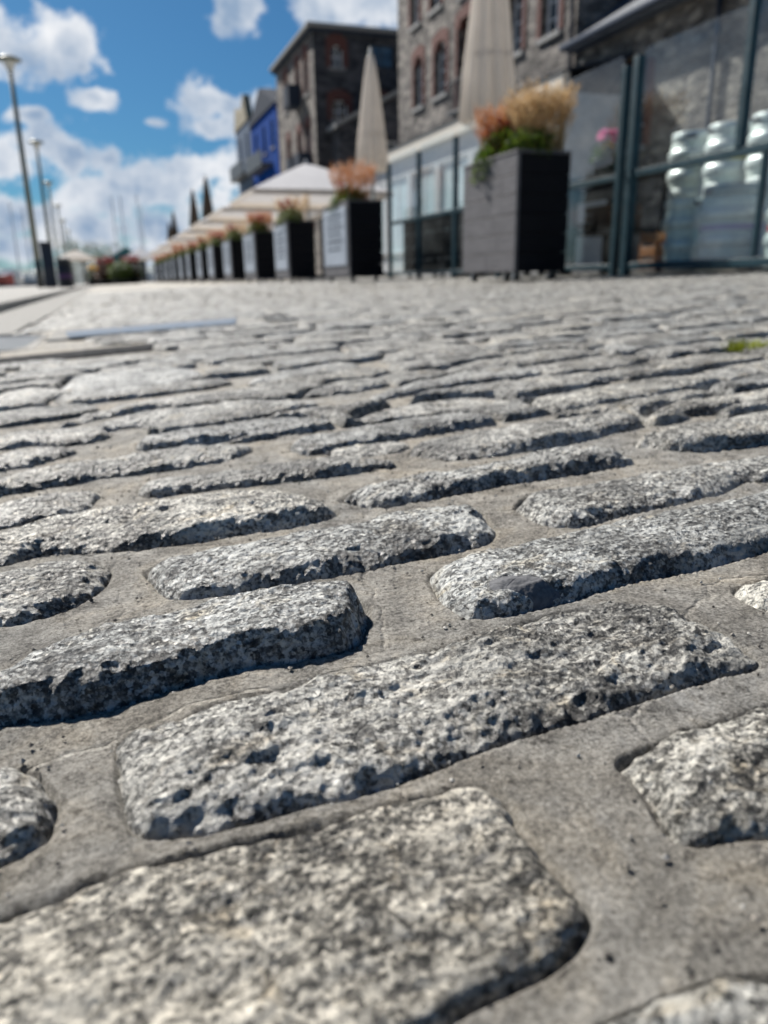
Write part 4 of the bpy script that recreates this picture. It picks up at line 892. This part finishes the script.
for a in s0_: window((BX,47.8,.19),(0,1,0),(-1,0,0),a,t,.3,'whiteframe','brick')
for (a,z) in ((3.2,10.4),(1.2,6.3),(3.4,6.3)):
    m=MB(); m.bbox(BX-.8,BX-.002,47.8+a,49.3+a,z,z+.15,.01); m.bbox(BX-.8,BX-.74,47.8+a,49.3+a,z+.152,z+1.2,.01); m.bbox(BX-.738,BX-.002,47.8+a,47.84+a,z+.152,z+1.2,.01); m.bbox(BX-.738,BX-.002,49.26+a,49.3+a,z+.152,z+1.2,.01); m.build('balcony',M['lead'],t)
wall((BX,57.7,.19),(1,0,0),(0,1,0),10,13.6,[],.3,M['rubble_dark'],t,'rear_wall')
MB().bbox(BX-.4,BX+10.2,47.4,58.0,13.80,14.02,.03).build('roof',M['palelead'],t)
MB().bbox(BX-.25,BX+10.1,47.55,57.9,13.62,13.795,.03).build('cornice',M['lead'],t)
# --- blue house and beige tower
t=thing('blue_house',(0,0,0),'bright blue painted house beyond the dark warehouse','building')
b_=[(1.2,2.2,9.2,11.0),(4.2,5.2,9.2,11.0),(7.4,8.4,9.2,11.0),(1.2,2.2,5.6,7.4),(4.2,5.2,5.6,7.4),(7.4,8.4,5.6,7.4)]
wall((BX,58.1,.19),(0,1,0),(-1,0,0),10,11.8,b_,.2,M['blue'],t)
for a in b_: window((BX,58.1,.19),(0,1,0),(-1,0,0),a,t,.2,'paleblue',None)
wall((BX,58.1,.19),(1,0,0),(0,-1,0),8,11.8,[],.2,M['bluegrey'],t,'side_wall'); wall((BX,68.1,.19),(1,0,0),(0,1,0),8,11.8,[],.2,M['bluegrey'],t,'side_wall')
MB().prism([(58.0,12.0),(63.1,13.9),(68.2,12.0)],BX-.15,BX+8.1,'x').build('roof',M['lead'],t)
m=MB(); m.bbox(BX-.9,BX-.002,60,66.5,8.2,8.38,.02); m.bbox(BX-.9,BX-.84,60,66.5,8.382,9.3,.01); m.build('balcony',M['darkframe'],t)
t=thing('beige_gabled_house',(0,0,0),'narrow beige house with a pointed parapet at the far end of the building row','building')
b_=[(1.2,2.2,9.8,11.8),(4.4,5.4,9.8,11.8),(1.2,2.2,5.8,7.6),(4.4,5.4,5.8,7.6)]
wall((BX,68.3,.19),(0,1,0),(-1,0,0),7,12.6,b_,.2,M['bluegrey'],t)
for a in b_: window((BX,68.3,.19),(0,1,0),(-1,0,0),a,t,.2,'paleblue',None)
wall((BX,68.3,.19),(1,0,0),(0,-1,0),8,12.6,[],.2,M['beige'],t,'side_wall'); wall((BX,75.3,.19),(1,0,0),(0,1,0),8,12.6,[],.2,M['beige'],t,'side_wall')
MB().prism([(68.2,12.80),(69.0,12.80),(70.2,14.9),(72.2,13.7),(74.4,14.6),(75.4,12.80)],BX-.1,BX+.5,'x').build('parapet',M['beige'],t)
m=MB(); m.bbox(BX-.8,BX-.002,68.6,75,8.6,8.8,.02); m.bbox(BX-.8,BX-.74,68.6,75,8.802,9.8,.01); m.build('balcony',M['darkframe'],t)
# ================================================================== street lamps along the quay
def lamp(lab):
    t=thing('street_lamp',(0,0,0),lab,'street lamp','street lamps along the quay')
    MB().tube([(0,0,.01),(0,0,1.1),(0,0,1.12)],[.13,.12,.09],14).build('base_column',M['darkpole'],t,smooth=True)
    MB().tube([(0,0,1.12),(0,0,7.7)],[.115,.075],12).build('pole',M['lamppost'],t,smooth=True)
    MB().lathe([(.055,7.7),(.09,7.74),(.22,8.05),(.24,8.06)],20).build('diffuser',M['lampglass'],t,smooth=True)
    MB().lathe([(.24,8.062),(.42,8.10),(.43,8.13),(.25,8.22),(.04,8.25)],24).build('hood',M['lamppost'],t,smooth=True)
    return t
LS=.965
LL=[(-2.15,33.2,'nearest and tallest street lamp on the quay at the left edge'),(-2.50,50.9,'second street lamp from the left on the quay'),(-2.96,70,'third street lamp from the left on the quay'),(-3.2,89.8,'fourth street lamp from the left on the quay'),(-3.5,110,'fifth street lamp from the left, small and faint'),(-3.6,131,'farthest street lamp, a thin faint line')]
for i,(x,y,l) in enumerate(LL):
    zz=-.065
    if i==0: L0=lamp(l); L0.location=(x,y,zz); L0.scale=(1,1,LS)
    else: dup(L0,(x,y,zz),l)
# information pillar and litter bin
t=thing('information_pillar',(-1.62,30.2,-.03),'dark navy rectangular pillar on the quay beside the nearest lamp','pillar')
MB().bbox(-.20,.20,-.15,.15,.06,1.5,.02).build('body',M['navy'],t); MB().bbox(-.22,.22,-.17,.17,1.502,1.56,.01).build('cap',M['navy'],t); MB().bbox(-.16,.16,-.11,.11,0,.058,.005).build('plinth',M['darkpole'],t)
MB().bbox(-.14,.14,-.156,-.1502,.7,1.35,.002).build('notice_plate',M['lead'],t)
t=thing('litter_bin',(-1.15,31.0,-.03),'dark rounded litter bin just right of the navy pillar','bin')
MB().lathe([(.24,0),(.26,.04),(.26,.80),(.24,.84)],24).build('body',M['navy'],t,smooth=True); MB().lathe([(.27,.842),(.25,.98),(.12,1.06),(.01,1.07)],24).build('lid',M['darkpole'],t,smooth=True); MB().lathe([(.263,.35),(.263,.5)],24,cap=False).build('band',M['purple'],t)
# ================================================================== market corner at the far end
t=open_parasol('beige market parasol at the far left beside the lamps',3.3,2.25,3.0,'canvas'); t.location=(-1.7,74,-.1); t['category']='parasol'; del t['group']
t=open_parasol('small white parasol at the far end next to the teal roofed kiosk',3.2,2.2,3.2,'whitecanvas'); t.location=(4.0,82,.15); del t['group']
t=thing('market_kiosk',(3.0,92,.1),'small dark kiosk with a teal gabled roof at the far end of the terrace','kiosk')
MB().box(-1.9,1.9,-1.5,1.5,0,2.3).build('wall',M['darkpole'],t); MB().prism([(-2.2,2.302),(0,3.7),(2.2,2.302)],-1.8,1.8).build('roof',M['tealroof'],t); MB().bbox(-1.2,1.2,-1.56,-1.503,1.0,2.0,.01).build('counter_hatch',M['whiteframe'],t)
for (x,y,z,s,fl,lf,lab) in ((.55,62,0,4.0,'redpetal','leafred','dark crimson flowering bush at the far end of the planter row'),(1.45,60,0,4.2,None,'leaf','green bush at the far end between crimson and dark red ones'),(2.3,61,0,4.0,'redpetal','darkleaf','dark bush with red flowers beside the last planters'),(-.35,66,0,3.0,'yellow','darkleaf','yellow green bush left of the crimson flowering one')):
    b=leafy(900,.20,.26,int(x*10)+60,fl,lf,24,.04,1.0); b.scale=(s,s,s*1.25); b.location=(x,y,gz(x)+.32); b['label']=lab; b['group']='flowering bushes at the far end of the terrace'; b['category']='bush'; b.name='flowering_bush'
    p=MB().lathe([(.5,0),(.62,.34),(.66,.34),(.66,.38),(.58,.38)],20); tag(p.build('bush_tub',M['darkpole'],None,(x,y,gz(x)+.004),smooth=True),'dark round tub under the '+lab.split(' at ')[0].split(' beside ')[0].split(' left ')[0],'tub')
# ================================================================== harbour
def yacht(lab,mast=12,L=9):
    t=thing('sailing_yacht',(0,0,0),lab,'yacht','sailing yachts moored in the harbour')
    m=MB(); st=[(-.5,.55,.0),(-.3,.95,0),(0,1.0,0),(.25,.8,.05),(.42,.35,.15),(.5,.03,.22)]; vs=[];fs=[]
    for (s,wd,up) in st:
        w=wd*L*.15; vs+=[(s*L,-w,1.0+up),(s*L,-w*.75,.2),(s*L,0,-.15),(s*L,w*.75,.2),(s*L,w,1.0+up)]
    for i in range(len(st)-1):
        for j in range(4): fs.append((i*5+j,i*5+j+1,(i+1)*5+j+1,(i+1)*5+j))
        fs.append((i*5+4,i*5,(i+1)*5,(i+1)*5+4))
    fs.append((0,1,2,3,4)); fs.append(tuple(25+j for j in (4,3,2,1,0))); m.add(vs,fs); m.build('hull',M['hull'],t)
    MB().bbox(-.1*L,.22*L,-.08*L,.08*L,1.03,1.45,.08).build('cabin',M['hull'],t)
    MB().tube([(.08*L,0,1.4),(.08*L,0,mast)],[.10,.07],8).build('mast',M['mast'],t); MB().tube([(.08*L,0,2.2),(-.38*L,0,2.1)],.09,8).build('boom',M['mast'],t)
    MB().tube([(.08*L,-.9,mast*.62),(.08*L,.9,mast*.62)],.03,6).build('spreader',M['mast'],t)
    rg=MB(); 
    for p in ((.5*L,0,1.2),(-.48*L,0,1.1),(.08*L,-.14*L,1.05),(.08*L,.14*L,1.05)): rg.tube([p,(.08*L,0,mast-.1)],.012,4,False)
    rg.build('rigging',M['mast'],t); return t
Y0=yacht('x'); yl=[(-17,118,12.5,'yacht mast at the far left edge, left of the nearest lamp'),(-14.2,126,11.4,'yacht with a thin mast just right of the nearest lamp foot'),(-12.2,135,12,'yacht whose mast rises between the first two lamps'),(-10.5,150,12.5,'yacht mast close left of the second lamp'),(3.6,152,15,'yacht mast left of the group above the far market'),(5.4,156,15.5,'yacht mast in the middle of the group above the far market'),(7.0,150,15,'yacht mast at the right of the group above the far market'),(9.3,158,14,'yacht mast just left of the distant parasol spikes'),(-16,150,10,'short masted yacht far left behind the motorboats')]
for i,(x,y,hh,l) in enumerate(yl):
    k=hh/12.0
    if i==0: Y0.location=(x,y,.05); Y0['label']=l; Y0.scale=(1,1,k); Y0.rotation_euler=(0,0,.4)
    else: dup(Y0,(x,y,.05 if x<0 else -.05),l,rz=random.uniform(0,3),scale=(1,1,k))
def motorboat(lab,top):
    t=thing('motorboat',(0,0,0),lab,'motorboat','motorboats moored at the far left'); m=MB(); L=5.5; st=[(-.5,.9,0),(0,1,0),(.3,.75,.1),(.5,.05,.3)]; vs=[];fs=[]
    for (s,wd,up) in st:
        w=wd*1.05; vs+=[(s*L,-w,.9+up),(s*L,-w*.7,0),(s*L,w*.7,0),(s*L,w,.9+up)]
    for i in range(3):
        for j in range(3): fs.append((i*4+j,i*4+j+1,(i+1)*4+j+1,(i+1)*4+j))
        fs.append((i*4+3,i*4,(i+1)*4,(i+1)*4+3))
    fs+=[(0,1,2,3),(12,15,14,13)]; m.add(vs,fs); m.build('hull',M[top],t)
    MB().prism([(-.9,.95),(1.3,.95),(.5,1.75),(-.7,1.85)],-.75,.75).build('cabin',M['hull'],t); MB().prism([(1.17,1.1),(.62,1.66),(.66,1.69),(1.21,1.13)],-.65,.65).build('windscreen',M['pane'],t); return t
for (x,y,l,tp,rz) in ((-11.2,92,'white motorboat with red topsides at the far left','hullred',.3),(-9.9,104,'white motorboat moored nearest the lamp foot','hull',1.2),(-12.6,100,'white motorboat cut by the left edge of the photo','hull',.1)):
    b=motorboat(l,tp); b.location=(x,y,.05); b.rotation_euler=(0,0,rz); b.scale=(1.0,)*3
# distant shore
m=MB(); xs=np.linspace(-260,260,90); vs=[]
for x in xs:
    hh=6.0+2.5*float(pn(np.array([x/40.]),np.array([.5]))[0])+ (6.5*math.exp(-((x-1)/13.)**2))
    for (yy,f) in ((330,0),(345,.6),(375,1.0),(430,.8),(480,0)): vs.append((x,yy,hh*f*1.15-.3))
m.add(vs,[(i*5+j,(i+1)*5+j,(i+1)*5+j+1,i*5+j+1) for i in range(len(xs)-1) for j in range(4)]); tag(m.build('hill',M['hill'],smooth=True),kind='structure')
def tree(lab,H_=6,R=2.6,seed=1):
    t=thing('round_tree',(0,0,0),lab,'tree','trees on the far quay'); rg=random.Random(seed)
    tk=MB().tube([(0,0,0),(.05,0,H_*.45),(0,.1,H_*.7)],[.22,.15,.06],8)
    for k in range(5):
        a=k*1.26; tk.tube([(0,0,H_*.4),(math.cos(a)*R*.6,math.sin(a)*R*.6,H_*.65)],[.09,.03],6)
    tk.build('trunk',M['bark'],t); mb=MB(); cl=[(rg.uniform(-.6,.6)*R,rg.uniform(-.6,.6)*R,H_*rg.uniform(.48,.85),R*rg.uniform(.35,.55)) for _ in range(11)]
    for k in range(2600):
        c=cl[k%11]; d=np.array([rg.gauss(0,1),rg.gauss(0,1),rg.gauss(0,.8)]); d=d/np.linalg.norm(d)*c[3]*rg.uniform(.5,1.08); p=np.array(c[:3])+d; a=rg.uniform(0,6.28); b=rg.uniform(-.8,.8); u=np.array([math.cos(a)*math.cos(b),math.sin(a)*math.cos(b),math.sin(b)])*.2; s=np.array([-math.sin(a),math.cos(a),rg.uniform(-.5,.5)])*.08
        mb.add([p,p+u*.5+s,p+u,p+u*.5-s],[(0,1,2,3)])
    mb.build('crown',M['darkleaf'],t); return t
T0=tree('round dark tree behind the beige market parasol',7.2,3.4); T0.location=(-2.2,118+20,0)
dup(T0,(1.2,142,0),'dark tree right of the one behind the beige market parasol',rz=1.3,scale=(1.1,1.1,.98)); dup(T0,(4.6,146,0),'low dark tree behind the crimson flowering bush',rz=2.2,scale=(1.1,1.1,.72))
SUN_E=5.0; SKY_S=.036; CLOUD_S=.56; EXPO=0.80; SKYTINT=(.32,.70,.98,1)
# ------------------------------------------------------------------ camera, sun, sky
cam=bpy.data.cameras.new('camera'); co=bpy.data.objects.new('camera',cam); COL.objects.link(co); sc.camera=co
cam.sensor_fit='VERTICAL'; cam.sensor_height=36; cam.sensor_width=27; cam.lens=F/1024*36; cam.clip_start=.01; cam.clip_end=6000
import mathutils
co.matrix_world=mathutils.Matrix(((CR[0],CU[0],-CF[0],0),(CR[1],CU[1],-CF[1],0),(CR[2],CU[2],-CF[2],CH),(0,0,0,1)))
cam.dof.use_dof=True; cam.dof.focus_distance=.315; cam.dof.aperture_fstop=cam.lens/2.8; cam.dof.aperture_blades=0
SAZ=R_(-20); SEL=R_(42)       # azimuth from +Y towards +X
sd=np.array([math.sin(SAZ)*math.cos(SEL),math.cos(SAZ)*math.cos(SEL),math.sin(SEL)])
sun=bpy.data.lights.new('sun','SUN'); sun.energy=SUN_E; sun.angle=R_(.5); sun.color=(1,.95,.88)
so=bpy.data.objects.new('sun',sun); COL.objects.link(so); so.rotation_euler=mathutils.Vector(sd).to_track_quat('Z','Y').to_euler()
w=bpy.data.worlds.new('World'); sc.world=w; w.use_nodes=True; nt=w.node_tree; N=nt.nodes; Lk=nt.links
for n_ in list(N): N.remove(n_)
def nd(t,ins={},**kw):
    o=N.new(t)
    for k,v in kw.items(): setattr(o,k,v)
    for k,v in ins.items():
        if hasattr(v,'is_output'): Lk.new(v,o.inputs[k])
        else: o.inputs[k].default_value=v
    return o
def ma(op,a,b=0,c=0,clamp=False):
    o=nd('ShaderNodeMath',{0:a,1:b,2:c},operation=op); o.use_clamp=clamp; return o.outputs[0]
sky=nd('ShaderNodeTexSky'); sky.sky_type='NISHITA'; sky.sun_disc=False; sky.sun_elevation=SEL; sky.sun_rotation=SAZ; sky.air_density=1.0; sky.dust_density=.6; sky.ozone_density=2.5
tc=nd('ShaderNodeTexCoord').outputs['Generated']; dirn=nd('ShaderNodeVectorMath',{0:tc},operation='NORMALIZE').outputs[0]
# deepen the zenith blue a little the way the polarised photo shows it
blobs=[(20,38,.085,.050),(62,45,.060,.040),(85,58,.045,.028),(-20,30,.1,.05),(100,98,.045,.020),(236,12,.045,.030),(320,16,.060,.035),(375,10,.08,.045),
 (215,104,.055,.035),(255,108,.060,.030),(215,130,.040,.020),(165,125,.03,.01),(15,165,.085,.035),(70,150,.065,.040),(105,160,.045,.025),(35,120,.03,.012),(150,185,.085,.050),(190,175,.07,.035),(110,205,.09,.05),(205,170,.06,.03),(85,225,.10,.06),(165,220,.10,.05),(230,190,.08,.05),(20,215,.10,.035),(0,245,.14,.03),(140,250,.16,.035),(260,175,.08,.06)]
acc=None
fill_clouds=[]  # unseen clouds added where the glass mirrors, to brighten its reflections and fill
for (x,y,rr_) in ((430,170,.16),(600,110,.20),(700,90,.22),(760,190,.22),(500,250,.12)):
    q=ray(x,y); q=q/np.linalg.norm(q); fill_clouds.append(((-q[0],q[1],q[2]),rr_,rr_*.8))
wob=nd('ShaderNodeTexNoise',{'Vector':dirn,'Scale':9,'Detail':3}).outputs[1]
wob=nd('ShaderNodeVectorMath',{0:wob,1:(.5,.5,.5)},operation='SUBTRACT').outputs[0]
wob=nd('ShaderNodeVectorMath',{0:wob,1:(.05,.05,.05)},operation='MULTIPLY').outputs[0]
dw=nd('ShaderNodeVectorMath',{0:dirn,1:wob},operation='ADD').outputs[0]
for (d_,rx,rz) in [(ray(x,y)/np.linalg.norm(ray(x,y)),rx*.86,rz*.80) for (x,y,rx,rz) in blobs]+fill_clouds:
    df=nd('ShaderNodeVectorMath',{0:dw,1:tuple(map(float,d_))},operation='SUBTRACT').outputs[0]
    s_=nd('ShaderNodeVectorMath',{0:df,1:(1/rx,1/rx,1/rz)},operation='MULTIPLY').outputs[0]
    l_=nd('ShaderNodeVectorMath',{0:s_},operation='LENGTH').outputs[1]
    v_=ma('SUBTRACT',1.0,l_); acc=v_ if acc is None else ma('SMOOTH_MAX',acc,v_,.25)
# other clouds round the rest of the sky
gen=nd('ShaderNodeTexNoise',{'Vector':nd('ShaderNodeMapping',{'Vector':dirn,'Scale':(1,1,2.2)}).outputs[0],'Scale':3.0,'Detail':7,'Roughness':.55}).outputs[0]
hx=ray(200,140); hx=hx/np.linalg.norm(hx)
away=nd('ShaderNodeVectorMath',{0:dirn,1:tuple(map(float,hx))},operation='DOT_PRODUCT').outputs[1]
aw=nd('ShaderNodeMapRange',{0:away,1:.80,2:.93,3:0,4:1.0}).outputs[0]
gd=ma('SUBTRACT',ma('MULTIPLY',ma('SUBTRACT',gen,.64),5.0),aw)
den=ma('MAXIMUM',acc,gd)
n1=nd('ShaderNodeTexNoise',{'Vector':dirn,'Scale':22,'Detail':9,'Roughness':.62,'Distortion':.15}).outputs[0]
den=ma('ADD',den,ma('MULTIPLY',ma('SUBTRACT',n1,.5),2.7))
cov=nd('ShaderNodeMapRange',{0:den,1:.10,2:.62,3:0,4:1}); cov.interpolation_type='SMOOTHSTEP'; cov=cov.outputs[0]
# low haze near the horizon
sep=nd('ShaderNodeSeparateXYZ',{0:dirn}).outputs[2]
hz=nd('ShaderNodeMapRange',{0:sep,1:-.02,2:.10,3:.40,4:0}); hz.interpolation_type='SMOOTHSTEP'; hz=hz.outputs[0]
sh=nd('ShaderNodeTexNoise',{'Vector':nd('ShaderNodeVectorMath',{0:dirn,1:(0,0,.02)},operation='ADD').outputs[0],'Scale':14,'Detail':5,'Roughness':.55}).outputs[0]
shd=ma('ADD',ma('MULTIPLY',sh,1.2),ma('MULTIPLY',den,.28))
cc=nd('ShaderNodeValToRGB',{0:shd}); e=cc.color_ramp.elements
e[0].position=.52; e[0].color=(.97,.98,1,1); e[1].position=.98; e[1].color=(.30,.41,.57,1); 
cc=cc.outputs[0]
tint=nd('ShaderNodeMix'); tint.data_type='RGBA'; tint.blend_type='MULTIPLY'; tint.inputs[0].default_value=1; Lk.new(sky.outputs[0],tint.inputs[6]); tint.inputs[7].default_value=SKYTINT
b1=nd('ShaderNodeBackground',{0:tint.outputs[2],1:SKY_S}); b2=nd('ShaderNodeBackground',{0:cc,1:CLOUD_S})
bh=nd('ShaderNodeBackground',{0:(.62,.76,.88,1),1:CLOUD_S*.8})
mh=nd('ShaderNodeMixShader',{0:hz,1:b1.outputs[0],2:bh.outputs[0]})
mx=nd('ShaderNodeMixShader',{0:cov,1:mh.outputs[0],2:b2.outputs[0]}); out=nd('ShaderNodeOutputWorld',{0:mx.outputs[0]})
sc.view_settings.view_transform='Standard'; sc.view_settings.look='None'; sc.view_settings.gamma=1; sc.view_settings.exposure=EXPO
sc.cycles.max_bounces=8; sc.cycles.transparent_max_bounces=24
sc.cycles.use_denoising=True
